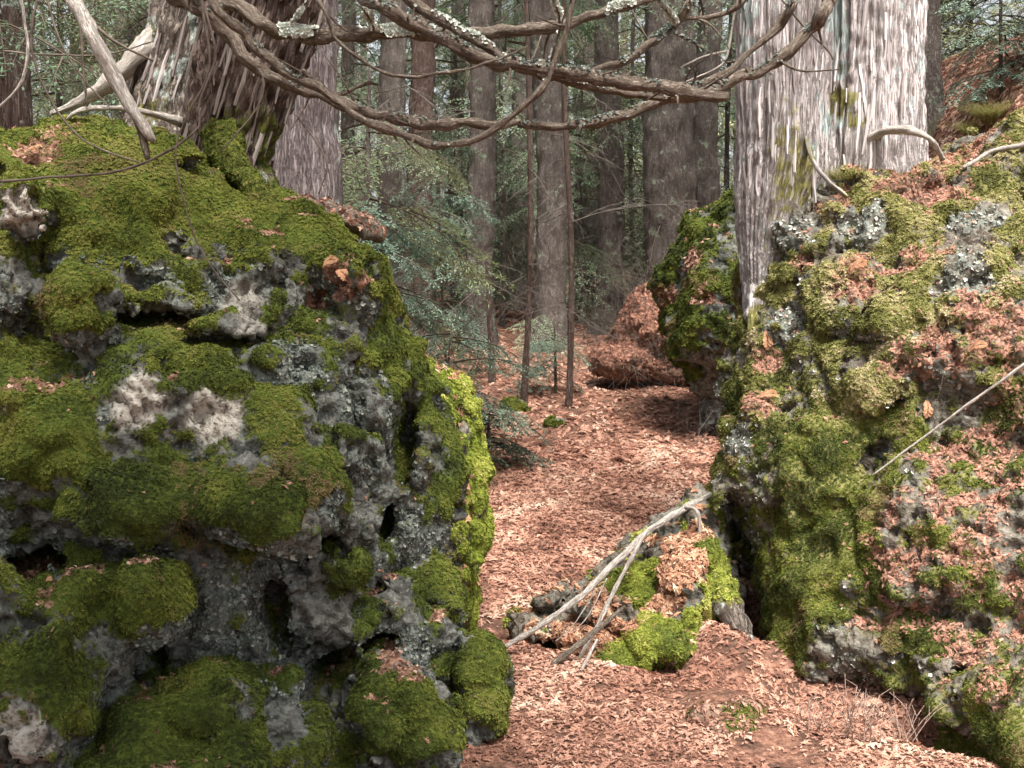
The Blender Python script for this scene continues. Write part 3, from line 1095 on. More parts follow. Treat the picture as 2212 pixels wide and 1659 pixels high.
# sunlit boulder behind it ---------------------------------------------------
B_l = [(945, 1020, 5.1, 85, 215, .5), (980, 1120, 5.0, 55, 150, .4), (903, 806, 5.15, 24, 42, .14), (945, 1290, 5.2, 75, 110, .4), (870, 1100, 5.4, 110, 250, .5), (970, 930, 5.15, 42, 80, .25), (925, 870, 5.2, 45, 60, .2)]
B_c = [(990, 965, 4.72, 14, 35, .12), (945, 1000, 4.7, 20, 14, .1), (1030, 1230, 4.75, 40, 12, .12), (980, 1110, 4.7, 24, 10, .1)]


def moss_b(V, N):
    return 0.75 + 0.25 * N[:, 2] + 0.6 * fbm(V * 6, 2, 54)


BB = boulder('sunlit_boulder', 'lime green moss covered small boulder at the path edge behind the tall boulder', MAT_ROCKB, B_l, B_c, (-0.9, 4.4, 0.0), (0.1, 6.0, 1.4), 0.022, moss_b,
             [(905, 880, 26, 0, 1), (925, 920, 26, 0, 1), (985, 880, 30, 0, .9), (1000, 920, 25, 0, .8)], [], [(985, 1055, 40, 1, 1), (980, 890, 25, .8, 1)], 140, k=0.05, nz1=(3, .07))
dress(BB, C_MOSSB, 42000, 900, 500, RNG, 0.65, C_LITTER2)

# right outcrop ---------------------------------------------------------------
R_l = [(2350, 1250, 4.7, 640, 400, .95), (2230, 860, 5.25, 600, 430, 1.0), (1745, 1010, 5.05, 190, 190, .5), (1815, 1290, 4.75, 160, 190, .5), (2010, 1400, 4.5, 260, 150, .5),
       (2350, 1600, 3.75, 290, 200, .5), (2140, 1490, 4.0, 150, 130, .45), (2400, 520, 5.7, 440, 290, .9), (1850, 620, 5.6, 230, 260, .7), (1700, 800, 5.4, 110, 180, .45), (2080, 560, 5.6, 260, 230, .6), (1660, 900, 5.2, 90, 120, .35),
       (1760, 1420, 4.6, 90, 60, .3), (1705, 590, 5.55, 92, 190, .42), (1660, 800, 5.2, 62, 120, .24), (1720, 520, 5.42, 60, 90, .25), (1622, 1180, 5.75, 85, 190, .28), (1610, 1330, 5.6, 60, 110, .28)]
R_c = [(2075, 1655, 3.6, 95, 48, .7), (1985, 1598, 3.85, 95, 48, .7), (1890, 1540, 4.1, 90, 40, .6), (1605, 1160, 4.75, 40, 100, .45), (1632, 1300, 4.65, 34, 110, .45), (1800, 740, 4.75, 90, 14, .1), (2080, 1150, 4.0, 60, 20, .14), (1650, 1215, 4.4, 60, 14, .15), (2100, 1480, 3.9, 60, 30, .1), (2120, 930, 4.3, 50, 16, .1)]


def moss_r(V, N):
    return 0.58 + 1.0 * fbm(V * 5.5, 4, 58, .6) - 0.1 * N[:, 2]


rs = [(2050, 350, 110, 1, 1), (1990, 420, 90, 1, 1), (1880, 300, 60, .8, 1), (1850, 600, 60, .9, 1), (1990, 560, 60, .7, .8), (2150, 700, 110, .9, 1), (2050, 740, 90, .85, 1), (1960, 780, 60, .8, .8), (1660, 780, 35, .9, 1), (1640, 880, 45, .9, 1),
      (1980, 1180, 130, .75, .9), (2130, 1130, 120, .6, .8), (2060, 1300, 110, .7, .8), (1900, 1320, 80, .6, .8), (2150, 1480, 90, .6, .8), (1800, 430, 60, .6, .8), (1740, 560, 40, .6, .8), (2180, 900, 90, .7, .8), (1900, 860, 40, .6, .7), (2090, 1000, 90, .85, .9), (2170, 1050, 80, .8, .9), (2190, 1300, 90, .75, .9), (2100, 1400, 80, .7, .8)]
rm = [(1690, 510, 60, 0.1, 1), (1740, 480, 50, .1, 1), (1870, 480, 50, 0, 1), (2110, 480, 50, 0, 1), (2090, 600, 70, .1, .9), (1700, 700, 50, .2, .9), (2040, 770, 40, 0.05, 1), (1580, 960, 50, .2, .8),
      (1800, 1180, 140, 1, .9), (1700, 1330, 110, 1, 1), (1800, 1090, 110, 1, .8), (1770, 950, 110, .95, .8), (1900, 700, 80, .9, .7), (2180, 1600, 90, 1, 1), (2060, 1590, 60, .9, .8), (1980, 680, 40, 1, 1), (1870, 420, 50, 1, 1)]
rl = [(1870, 480, 60, 1, 1), (2110, 480, 60, 1, 1), (1690, 530, 70, 1, 1), (2090, 600, 80, 1, 1), (1690, 710, 60, 1, 1), (1590, 970, 60, 1, 1), (1900, 1500, 90, .8, .8)]
BR = boulder('mossy_outcrop', 'big sloping rock outcrop with olive moss and orange litter under the pale cedar', MAT_ROCKO, R_l, R_c, (0.7, 3.1, -0.1), (3.4, 6.6, 2.75), 0.030, moss_r, rm, rl, rs, 180, k=0.09, rough=1.6, cushion=0.8, patchy=0.75, nz2=(7, .07), crack=.08)
dress(BR, C_MOSSO, 150000, 13000, 20000, RNG, 0.52, C_LITTER, 0.5, C_LICHM, 0.25, 0.5, C_MOSS)

# boulder farther up the path ---------------------------------------------------
M_l = [(1570, 650, 9.2, 150, 200, .8), (1530, 715, 8.9, 95, 95, .4), (1575, 850, 9.0, 52, 120, .35), (1480, 605, 9.2, 72, 48, .35), (1590, 520, 9.2, 90, 110, .5), (1700, 750, 9.4, 160, 260, .8)]


def moss_m(V, N):
    return 0.62 + 0.9 * fbm(V * 4, 2, 66) - 0.9 * (1 - sstep(0.55, 0.8, V[:, 2]))


BM = boulder('path_boulder', 'dark mossy boulder with bare grey foot at the far right side of the path', MAT_ROCK, M_l, [(1480, 800, 8.6, 60, 25, .3)], (0.9, 8.0, 0.2), (2.6, 10.4, 2.4), 0.04, moss_m,
             [(1450, 690, 16, 0, 1), (1545, 850, 50, 0, 1)], [], [(1440, 640, 30, 1, 1), (1500, 560, 40, .7, .8), (1520, 640, 30, .8, .8)], 220, k=0.1, nz1=(2.2, .2), crack=0.12, rough=2)
dress(BM, C_MOSS, 16000, 1500, 1800, RNG, 1.2)

# root mound with moss, by the outcrop's foot --------------------------------------
S_l = [(1470, 1290, 5.0, 105, 185, .35), (1350, 1375, 4.85, 165, 95, .3), (1512, 1180, 5.2, 58, 125, .28), (1440, 1388, 4.68, 105, 44, .2), (1340, 1430, 4.58, 78, 30, .15), (1235, 1385, 4.8, 140, 85, .24), (1530, 1320, 5.0, 50, 110, .22), (1400, 1270, 5.05, 90, 110, .25), (1320, 1315, 5.0, 120, 85, .25)]
S_c = [(1180, 1420, 4.62, 40, 40, .2), (1545, 1370, 4.6, 40, 50, .15), (1470, 1120, 4.95, 22, 40, .1)]


def moss_s(V, N):
    return 0.22 + 0.8 * fbm(V * 6, 3, 70)


BS = boulder('root_mound', 'low triangular mound of roots and soil with bright moss cushions beside the outcrop foot', MAT_ROCKB, S_l, S_c, (-0.1, 4.2, 0.0), (1.2, 5.8, 1.0), 0.022, moss_s,
             [(1450, 1370, 90, 1, 1), (1350, 1425, 60, 1, 1), (1400, 1260, 50, .9, 1), (1530, 1180, 50, 1, 1), (1550, 1290, 60, 1, 1), (1330, 1260, 40, .8, .9), (1440, 1300, 40, 0, .9), (1480, 1200, 50, 0, .9), (1300, 1340, 60, .2, 1), (1220, 1380, 60, .1, 1)], [],
             [(1440, 1300, 42, 1, 1), (1430, 1260, 35, 1, 1), (1480, 1220, 55, 1, 1), (1500, 1150, 40, 1, 1), (1460, 1170, 40, .9, 1), (1450, 1370, 70, 0, 1), (1220, 1380, 80, .85, 1), (1320, 1350, 60, .75, 1), (1290, 1310, 50, .7, 1)], 260, k=0.09, nz1=(3, .07), cushion=.6)
tag(BS['o'], None, 'mound')
dress(BS, C_MOSSB, 17000, 0, 2600, RNG, 0.9, C_LITTER2)

# litter heap up the path --------------------------------------------------------
H_l = [(1410, 725, 11.2, 85, 95, .5), (1345, 782, 11.0, 75, 36, .4), (1445, 665, 11.3, 55, 62, .4), (1470, 780, 11.1, 80, 60, .4)]
BH = boulder('litter_heap', 'heap of reddish brown dead fronds and roots against the far mossy boulder', MAT_ROCKO, H_l, [], (0.4, 9.8, 0.3), (2.2, 12.2, 2.0), 0.05, lambda V, N: 0.15 + 0 * V[:, 0], [], [], [(1385, 700, 400, 1, 1)], 300, k=0.1, rough=1.2, nz1=(3, .10), nz2=(6.5, .09), crack=.0)
tag(BH['o'], None, 'heap')
dress(BH, C_MOSSO, 10, 0, 11000, RNG, 1, C_LITTER, 1.2, None, 0, 0.34)
pq, nq = sample_surface(BH['V'], BH['Q'], BH['N'], np.ones(len(BH['V'])), 170, RNG)
scatter('dry_twigs', C_BARE, pq - nq * .1, nq + RNG.normal(0, .9, nq.shape), RNG.uniform(.4, .8, len(pq)), RNG, BH['o'])

# small mossy stones on the path
for (u, v, y, w, hgt, lab) in ((1110, 880, 9.6, 34, 24, 'small moss capped stone on the path beside two thin saplings'), (1205, 915, 8.9, 28, 14, 'tiny olive stone sunk in the path litter below a thin seedling'),
                               (1570, 1550, 3.95, 100, 36, 'low dark mossy hummock half sunk in litter before the root mound')):
    g0 = ground_hit(u, v + hgt * 0.5)
    c_, r_ = np.array([g0[0], g0[1] + 0.05, g0[2] + hgt * 0.35 * g0[1] / F]), np.array([w * g0[1] / F, w * g0[1] / F * 0.8, hgt * g0[1] / F])
    lo, hi = c_ - r_ * 1.3 - 0.05, c_ + r_ * 1.3 + 0.05
    uu = np.array([c_[0], c_[1], c_[2]])
    h = max(r_[0] / 9, 0.012)
    dims = np.ceil((hi - lo) / h).astype(int) + 1
    ax = [lo[i] + np.arange(dims[i]) * h for i in range(3)]
    G = np.stack(np.meshgrid(*ax, indexing='ij'), -1).reshape(-1, 3)
    D = sd_ell(G, c_, r_)
    if v > 1500:
        D = smin(sd_ell(G, c_ + r_ * np.array([-.35, .1, -.1]), r_ * np.array([.55, .6, .75])), sd_ell(G, c_ + r_ * np.array([.45, .2, -.05]), r_ * np.array([.5, .6, .9])), 0.03)
        D = smin(D, sd_ell(G, c_ + r_ * np.array([.1, -.5, -.5]), r_ * np.array([.7, .4, .6])), 0.03)
    D = D + (0.5 if v > 1500 else 0.3) * r_[2] * fbm(G * 2.0 / r_[0], 3, int(u)) + 0.1 * r_[2]
    V, Q = surface_nets(D.reshape(dims), lo, h)
    ms_ = (0.85 if v > 1500 else 0.55) + 0.9 * fbm(V * 6, 2, 3)
    o = mesh_obj('path_stone', V, Q, MAT_ROCKO if v > 1500 else MAT_ROCK, attrs={'moss': ms_, 'lichen': 0 * ms_, 'soil': (0.75 * sstep(-.1, .2, noise(V * 7, 6)) if v > 1500 else 0 * ms_)})
    tag(o, lab, 'stone', 'small stones on the path')
    V, N = read_mesh(o.data)
    p, n = sample_surface(V, Q, N, sstep(.4, .6, ms_) * (1 - sstep(-.1, .2, noise(V * 7, 6)) * (v > 1500)), 260 if v > 1500 else 900, RNG)
    scatter('moss', C_MOSS, p, n + RNG.normal(0, .3, n.shape), RNG.uniform(.7, 1.2, len(p)) * (.6 if v > 1500 else 1.5), RNG, o)
    if v > 1500:
        p, n = sample_surface(V, Q, N, np.ones(len(V)), 420, RNG)
        scatter('fallen_litter', C_LITTER, p + n * .004, n + RNG.normal(0, .4, n.shape), RNG.uniform(.3, .6, len(p)), RNG, o)

# ------------------------------------------------------------------ litter on the forest floor
def litter_points(n, y0, y1, xl, xr, powr):
    y = y0 + (y1 - y0) * RNG.random(n) ** powr
    x = xl + (xr - xl) * RNG.random(n)
    z = gz(x, y)
    e = 0.03
    nx_ = -(gz(x + e, y) - gz(x - e, y)) / (2 * e)
    ny_ = -(gz(x, y + e) - gz(x, y - e)) / (2 * e)
    return np.stack([x, y, z + 0.004], 1), np.stack([nx_, ny_, np.ones(n)], 1)


def tones(p, mean=0.55):
    return np.clip(mean + 0.04 + 0.75 * fbm(p * np.array([2.6, 2.6, 0]), 3, 7) * 1.3 + RNG.normal(0, 0.15, len(p)), 0, 1)


p, n = litter_points(125000, 2.8, 8.5, -0.8, 2.1, 1.35)
_k = fbm(p * np.array([1.9, 1.9, 0]), 3, 47) + RNG.normal(0, .07, len(p)) > -0.22
p, n = p[_k], n[_k]
scatter('needle_litter', C_LITTER, p, n + RNG.normal(0, 0.24, n.shape), np.clip(RNG.lognormal(-0.85, 0.42, len(p)), .15, 1.3) * (0.8 + 0.12 * (p[:, 1] - 3)), RNG, ground, rnd=tones(p))
p, n = litter_points(34000, 8.0, 22.0, -4.0, 6.0, 1.5)
scatter('needle_litter', C_LITTER, p, n + RNG.normal(0, 0.3, n.shape), RNG.uniform(1.0, 1.9, len(p)), RNG, ground, rnd=tones(p))
p, n = litter_points(9000, 6.0, 12.0, 1.8, 5.0, 1.0)
scatter('needle_litter', C_LITTER, p, n + RNG.normal(0, 0.3, n.shape), RNG.uniform(1.0, 1.8, len(p)), RNG, ground, rnd=tones(p, 0.65))

# dry twigs caught in the litter and on the outcrop
p, n = litter_points(26, 3.6, 9.5, 0.0, 1.6, 1.0)
scatter('dry_twigs', C_BARE, p + np.array([0, 0, .01]), np.stack([RNG.normal(0, 1, len(p)), RNG.normal(0, 1, len(p)), RNG.uniform(0, .15, len(p))], 1), RNG.uniform(.12, .3, len(p)), RNG, ground)
gq_ = np.array([ground_hit(u_, v_) for u_, v_ in RNG.uniform((1440, 860), (1540, 980), (16, 2))])
scatter('dry_twigs', C_BARE, gq_ + np.array([0, 0, .02]), np.stack([RNG.normal(0, 1, 16), RNG.normal(0, .6, 16), RNG.uniform(0, .3, 16)], 1), RNG.uniform(.3, .6, 16), RNG, ground)
p, n = sample_surface(BR['V'], BR['Q'], BR['N'], 0.2 + BR['soil'], 70, RNG)
t_ = np.cross(n, RNG.normal(0, 1, n.shape))
scatter('dry_twigs', C_BARE, p + n * .012, t_ / np.linalg.norm(t_, axis=1)[:, None] + n * .15, RNG.uniform(.10, .28, len(p)), RNG, BR['o'])

# ------------------------------------------------------------------ bark
BARK_L = bark_material('brown_cedar_bark', [(0.33, (0.038, 0.025, 0.02)), (0.45, (0.10, 0.07, 0.058)), (0.55, (0.175, 0.13, 0.112)), (0.68, (0.30, 0.25, 0.225))], lichen_amt=0.02)
BARK_R = bark_material('pale_cedar_bark', [(0.33, (0.26, 0.21, 0.20)), (0.43, (0.46, 0.41, 0.40)), (0.53, (0.64, 0.59, 0.58)), (0.66, (0.84, 0.80, 0.79))], (34, 34, 1.5), lich=(0.52, 0.60, 0.58), lichen_amt=0.05, mossc=((0.13, 0.12, 0.03), (0.38, 0.35, 0.14)), fissure=(0.17, 0.125, 0.115), fiss=0.5)
BARK_G = bark_material('purple_grey_cedar_bark', [(0.33, (0.09, 0.07, 0.068)), (0.45, (0.21, 0.17, 0.165)), (0.55, (0.32, 0.27, 0.265)), (0.68, (0.5, 0.44, 0.43))], (30, 30, 3), lichen_amt=0.03)
BARK_M = bark_material('mossy_cedar_bark', [(0.33, (0.04, 0.032, 0.026)), (0.45, (0.12, 0.098, 0.08)), (0.55, (0.25, 0.21, 0.18)), (0.68, (0.42, 0.36, 0.32))], (24, 24, 4), lichen_amt=0.10, mossc=((0.06, 0.065, 0.015), (0.24, 0.22, 0.06)))
BARK_B = bark_material('grey_conifer_bark', [(0.33, (0.055, 0.044, 0.037)), (0.45, (0.115, 0.096, 0.084)), (0.55, (0.175, 0.15, 0.135)), (0.68, (0.27, 0.24, 0.22))], (26, 26, 9), lichen_amt=0.05, lich=(0.27, 0.31, 0.23))
BARK_RED = bark_material('reddish_bark', [(0.33, (0.055, 0.036, 0.03)), (0.5, (0.115, 0.08, 0.066)), (0.68, (0.23, 0.17, 0.145))], (24, 24, 5))
BRANCH = bark_material('dead_branch_bark', [(0.33, (0.06, 0.042, 0.03)), (0.45, (0.17, 0.13, 0.10)), (0.55, (0.31, 0.255, 0.205)), (0.68, (0.52, 0.45, 0.385))], (110, 110, 16), bumpd=0.012, fissure=(0.05, 0.028, 0.02))
PALE = bark_material('weathered_wood', [(0.33, (0.28, 0.235, 0.20)), (0.45, (0.50, 0.445, 0.395)), (0.55, (0.64, 0.585, 0.53)), (0.68, (0.80, 0.755, 0.70))], (100, 100, 7), bumpd=0.008, fissure=(0.14, 0.105, 0.085), fiss=0.6)
TWIGD = plain_material('dark_twig', [(0.3, (0.06, 0.045, 0.035)), (0.7, (0.19, 0.155, 0.13))], 25)


def px(uv, y):
    """polyline of (u, v, radius px[, depth]) -> points, radii"""
    pts, rad = [], []
    for q in uv:
        d = q[3] if len(q) > 3 else y
        pts.append(P(q[0], q[1], d))
        rad.append(q[2] * d / F)
    return np.array(pts), np.array(rad)


def add_spurs(V, Q, bk, pts, rad, n, seed):
    r = random.Random(seed)
    parts, bks = [(V, Q)], [bk]
    p, q = resample(pts, rad, 0.02)
    for i in range(n):
        j = r.randrange(len(p) // 6, len(p) - 2)
        t = p[j + 1] - p[j]
        t /= np.linalg.norm(t)
        d = np.array([r.gauss(0, 1), r.gauss(0, 1), r.gauss(0, 1)])
        d = d - t * d.dot(t) * 0.5
        d /= np.linalg.norm(d)
        L = r.choice((0.02, 0.04, 0.08, 0.16)) * r.uniform(.6, 1.3)
        e = d + np.array([r.gauss(0, .4), r.gauss(0, .4), r.gauss(0, .4)])
        a = p[j]
        rr = min(q[j] * 0.45, 0.004)
        v, f = tube([a, a + d * L * .5, a + d * L * .5 + e * L * .5], [rr * 1.3, rr * .9, rr * .5], 6, .02, .3, 40, 0, (2, 2), seed + i)
        parts.append((v, f))
        bks.append(LAST['bk'])
    V, Q = merge(parts)
    return V, Q, np.vstack(bks)


def limb(name, uv, y, mat, parent, sides=14, step=0.02, wob=0.35, ridge=0.0, seed=0, jitter=0.004, moss=None, rfreq=(2.5, 4), wfreq=30, marks=None):
    pts, rad = px(uv, y)
    if name == 'branch':
        rad, jitter, wob = rad * 0.86, 0.017, 0.5
    if name == 'twig':
        rad = rad * 0.72
    V, Q = tube(pts, rad, sides, step, wob, wfreq, ridge, rfreq, seed, jitter)
    bk = LAST['bk']
    if name == 'branch':
        V, Q, bk = add_spurs(V, Q, bk, pts, rad, 18, seed)
    at = {'moss': (moss(V) if moss else np.zeros(len(V))), 'bk': bk}
    if marks:
        bv = bvh_of(V, Q)
        at['moss'] = paint(V, at['moss'], bv, marks[0])
        at['lichen'] = paint(V, np.zeros(len(V)), bv, marks[1])
    return mesh_obj(name, V, Q, mat, parent, attrs=at)


def lichen_on(o, n, rng, part='lichen', col=None, lo=0.2, scl=(0.5, 1.2), where=None):
    V, N = read_mesh(o.data)
    Q = read_quads(o.data)
    w = sstep(lo, lo + 0.3, N[:, 2]) * sstep(-0.05, 0.2, noise(V * 9, 3))
    if where is not None:
        w = w * where(V)
    p, nn = sample_surface(V, Q, N, w, n, rng, True, -0.4)
    if len(p):
        scatter(part, col or C_LICHP, p + nn * 0.002, nn + rng.normal(0, 0.35, nn.shape), rng.uniform(*scl, len(p)), rng, o)


def bark_strip(seed):
    r = random.Random(seed)
    L, W = r.uniform(.09, .26), r.uniform(.008, .018)
    V, Fc = [], []
    n = 7
    lift0, lift1, bend = r.uniform(-.004, .003), r.uniform(-.004, .007), r.uniform(-.006, .006)
    for j in range(n):
        t = j / (n - 1)
        w = W * (0.25 + 0.75 * math.sin(math.pi * (0.12 + 0.76 * t))) * r.uniform(.75, 1.15)
        z = .004 + lift0 * (1 - t) ** 3 + lift1 * t ** 3
        x = bend * math.sin(3 * t) + r.gauss(0, .0012)
        V.extend([(x - w * .5, (t - .5) * L, z - .006), (x - w * .3, (t - .5) * L, z + .002), (x + w * .3, (t - .5) * L, z + .003), (x + w * .5, (t - .5) * L, z - .006)])
    for j in range(n - 1):
        for q in range(3):
            k = j * 4 + q
            Fc.append((k, k + 1, k + 5, k + 4))
    return np.array(V), Fc


def strip_sources(name, stops):
    mt = leaf_material('strips_' + name, stops, 0.0, 0.9)
    return source_collection('strips_' + name, [mesh_obj('bark_strip', *bark_strip(k), mt, smooth=False) for k in range(8)])


C_STRIP_R = strip_sources('pale', [(0, (0.30, 0.25, 0.24)), (0.3, (0.45, 0.40, 0.39)), (0.7, (0.60, 0.55, 0.54)), (1, (0.74, 0.70, 0.69))])
C_STRIP_L = strip_sources('brown', [(0, (0.06, 0.045, 0.038)), (0.4, (0.13, 0.10, 0.088)), (0.8, (0.23, 0.19, 0.17)), (1, (0.34, 0.30, 0.275))])
C_STRIP_G = strip_sources('grey', [(0, (0.10, 0.08, 0.075)), (0.5, (0.25, 0.205, 0.195)), (1, (0.46, 0.41, 0.40))])


def strips_on(o, col, n, axis, rng, zlo, zhi, scl=(.6, 1.2)):
    V, N = read_mesh(o.data)
    w = ((V[:, 2] > zlo) & (V[:, 2] < zhi)).astype(float)
    p, nn = sample_surface(V, read_quads(o.data), N, w, n, rng, True, -0.2)
    ax_ = np.array(axis, float) / np.linalg.norm(axis)
    z = nn - (nn * ax_).sum(1)[:, None] * ax_
    tilt = math.atan2(ax_[0], ax_[2])
    scatter('bark_strips', col, p, z + rng.normal(0, .05, z.shape), rng.uniform(*scl, len(p)), rng, o, spin=rng.normal(0, .06, len(p)) - tilt * np.sign(-z[:, 1]))


# ------------------------------------------------------------------ left cedar
tl = empty('cedar_tree', P(490, 335, 4.75), 'leaning cedar with shaggy brown bark rooted on top of the tall boulder', 'tree')
_trunk = limb('trunk', [(490, 420, 110, 4.75), (488, 335, 84), (522, 200, 98), (552, 80, 110), (580, -40, 114), (620, -300, 118), (700, -800, 105), (780, -1600, 80), (830, -2600, 50)], 4.75, BARK_L, tl, 180, 0.015, 0.08, 0.024, 21, 0.0,
     lambda V: 0.75 * (1 - sstep(2.0, 2.35, V[:, 2])) * sstep(-0.2, 0.2, noise(V * 6, 2)), (7, 2.2))
_stem = limb('stem', [(350, 330, 110, 4.95), (355, 250, 78), (372, 140, 68), (415, 0, 66), (470, -150, 62), (560, -500, 50), (600, -900, 40)], 4.95, BARK_M, tl, 100, 0.02, 0.1, 0.02, 23, 0.0, lambda V: 0.25 + 0.8 * fbm(V * 7, 2, 9), (5, 3))
limb('root', [(385, -10, 14, 5.0), (335, 70, 18, 4.88), (285, 130, 20), (240, 175, 19), (195, 207, 13), (150, 230, 7), (110, 245, 4)], 4.8, PALE, tl, 24, 0.02, 0.3, 0.004, 25)
limb('root', [(440, 290, 16, 4.8), (360, 255, 8, 4.65), (250, 232, 6, 4.5), (170, 240, 5, 4.4), (140, 262, 4, 4.4)], 4.6, PALE, tl, 16, 0.02, 0.3, 0.0, 26)
_r = limb('root', [(480, 290, 40, 4.6), (500, 350, 30, 4.45), (560, 420, 22, 4.3), (610, 500, 16, 4.15)], 4.5, BARK_M, tl, 20, 0.02, 0.3, 0.0, 27, moss=lambda V: 0.95 + 0 * V[:, 0])
_V, _N = read_mesh(_r.data)
_p, _n = sample_surface(_V, read_quads(_r.data), _N, np.ones(len(_V)), 5000, RNG)
scatter('moss', C_MOSS, _p, _n + RNG.normal(0, .3, _n.shape), RNG.uniform(.35, .7, len(_p)), RNG, _r)

strips_on(_trunk, C_STRIP_L, 170, P(570, -40, 4.75) - P(488, 335, 4.75), RNG, 1.9, 3.2)
strips_on(_stem, C_STRIP_G, 70, P(415, 0, 4.95) - P(355, 250, 4.95), RNG, 2.1, 3.2)
AT = (600, -260, 12, 4.4)      # where the boughs leave the leaning trunk, above the picture
br = []
br.append(limb('branch', [(640, -230, 24, 4.6), (690, -140, 21, 4.2), (760, -40, 19, 3.9), (830, 15, 18), (900, 62, 18), (1000, 112, 17), (1100, 137, 16), (1250, 162, 15), (1400, 186, 14), (1500, 207, 14), (1575, 209, 11)], 3.8, BRANCH, tl, 18, 0.015, 0.3, 0.003, 31))
br.append(limb('branch', [(660, -300, 18, 4.6), (760, -120, 14, 4.2), (860, -20, 12, 3.9), (950, 42, 12), (1030, 92, 12), (1110, 138, 10), (1200, 168, 10), (1300, 196, 9), (1420, 213, 8), (1540, 204, 6)], 3.88, BRANCH, tl, 14, 0.015, 0.35, 0.002, 33))
br.append(limb('branch', [(580, -150, 22, 4.6), (430, -70, 20, 4.2), (480, -10, 19, 4.0), (560, 42, 18), (640, 70, 17), (740, 80, 17), (860, 76, 15), (1010, 76, 14), (1150, 62, 14), (1290, 32, 12), (1400, -12, 10), (1520, -80, 8)], 3.95, BRANCH, tl, 16, 0.015, 0.4, 0.002, 35))
br.append(limb('branch', [(560, -200, 22, 4.6), (330, -80, 18, 4.0), (400, 5, 17), (480, 66, 16), (570, 155, 15), (660, 197, 14), (760, 235, 13), (850, 257, 13), (960, 266, 12), (1060, 272, 10), (1130, 268, 7)], 3.7, BRANCH, tl, 16, 0.015, 0.35, 0.002, 37))
br.append(limb('branch', [(540, -220, 16, 4.5), (420, -60, 13, 3.8), (460, 5, 13), (520, 62, 12), (600, 140, 11.5), (700, 203, 11), (800, 262, 10), (880, 290, 9.5), (960, 306, 9), (1040, 291, 9), (1110, 250, 8.5), (1170, 190, 8), (1200, 120, 7), (1230, 40, 6.5), (1250, -40, 5)], 3.5, BRANCH, tl, 14, 0.015, 0.28, 0, 39))
br.append(limb('branch', [(640, -160, 8, 4.4), (660, -60, 6, 4), (690, 5, 5.5), (715, 70, 5), (780, 128, 4.5), (840, 155, 4), (920, 161, 4), (1000, 150, 3.5), (1080, 120, 3), (1130, 92, 2)], 3.75, BRANCH, tl, 8, 0.02, 0.25, 0, 41))
br.append(limb('branch', [(655, 150, 8, 3.85), (690, 190, 6), (740, 205, 5), (800, 180, 4), (815, 200, 3), (810, 225, 2)], 3.9, BRANCH, tl, 8, 0.02, 0.3, 0, 43))
lichen_on(br[0], 700, RNG, scl=(.2, .5), col=C_LICH)
lichen_on(br[1], 600, RNG, scl=(.2, .5), where=lambda V: sstep(-.4, 0, V[:, 0]))
lichen_on(br[2], 4200, RNG, lo=-.1, scl=(.3, .85), where=lambda V: sstep(-.75, -.6, V[:, 0]) * (1 - .85 * sstep(-.45, -.35, V[:, 0]) * (1 - sstep(-.15, -.05, V[:, 0]))))
lichen_on(br[3], 500, RNG, scl=(.2, .45), col=C_LICH)
lichen_on(br[4], 300, RNG, scl=(.2, .4), col=C_LICH)

# twigs that hang by the left cedar
for k, (uv, y, mt) in enumerate([
    ([(400, -120, 4), (455, 60, 4), (462, 130, 3.5), (440, 190, 3), (428, 230, 3), (432, 270, 3), (390, 310, 4), (330, 345, 4), (240, 370, 4), (120, 385, 4), (-30, 392, 4)], 3.3, TWIGD),
    ([(420, -60, 4), (455, 110, 4), (448, 170, 3), (410, 240, 3), (382, 320, 2.6), (388, 400, 2.6), (420, 500, 2.8), (460, 580, 2.8), (517, 652, 2)], 3.2, TWIGD),
    ([(330, -90, 4), (110, -60, 4), (75, 20, 4), (70, 110, 3.6), (105, 205, 3.4), (165, 290, 3.2), (230, 330, 3), (300, 350, 2.4)], 3.6, TWIGD),
    ([(300, -110, 6), (60, -50, 6), (48, 20, 5.5), (60, 100, 5), (58, 150, 4.6), (40, 190, 4.2), (-10, 235, 3.6)], 3.5, PALE),
    ([(350, -90, 9), (130, -40, 8), (180, 30, 7), (250, 90, 5), (330, 130, 3)], 4.3, TWIGD),
    ([(380, -100, 5), (170, -20, 5), (172, 60, 4), (178, 140, 3.6), (186, 230, 3)], 4.4, TWIGD),
    ([(90, -40, 4), (120, 60, 3), (160, 140, 2.6), (240, 240, 2)], 4.4, TWIGD), ([(10, 110, 3), (90, 118, 3), (220, 118, 2.6), (330, 90, 2)], 4.5, TWIGD),
    ([(640, 250, 3), (680, 300, 3), (705, 360, 2.4), (690, 420, 2)], 3.9, TWIGD), ([(560, 150, 3), (572, 180, 3), (555, 230, 2.4), (500, 300, 2), (470, 330, 1.6)], 3.65, TWIGD)]):
    limb('twig', uv, y, mt, tl, 6, 0.02, 0.25, 0, 60 + k, 0.006)
# crown, above the picture


def crown_points(base, z0, z1, r0, r1, n, rng, droop=0.25, levels=None):
    t = rng.random(n)
    z = z0 + (z1 - z0) * t
    a = rng.random(n) * 2 * math.pi
    rr = (r0 + (r1 - r0) * t) * rng.random(n) ** 0.6
    pts = np.stack([base[0] + np.cos(a) * rr, base[1] + np.sin(a) * rr, z], 1)
    Z = np.stack([np.cos(a), np.sin(a), -droop + rng.normal(0, .15, n)], 1)
    return pts, Z


# ------------------------------------------------------------------ right cedar
tr = empty('pale_cedar_tree', P(1790, 330, 5.4), 'stout pale silvery cedar with several fused stems standing on the sloping outcrop', 'tree')


def moss_tr(V):
    return -0.1 + 0.35 * (1 - sstep(1.7, 2.6, V[:, 2])) + 0.6 * fbm(V * np.array([7, 7, 2.5]), 2, 12)


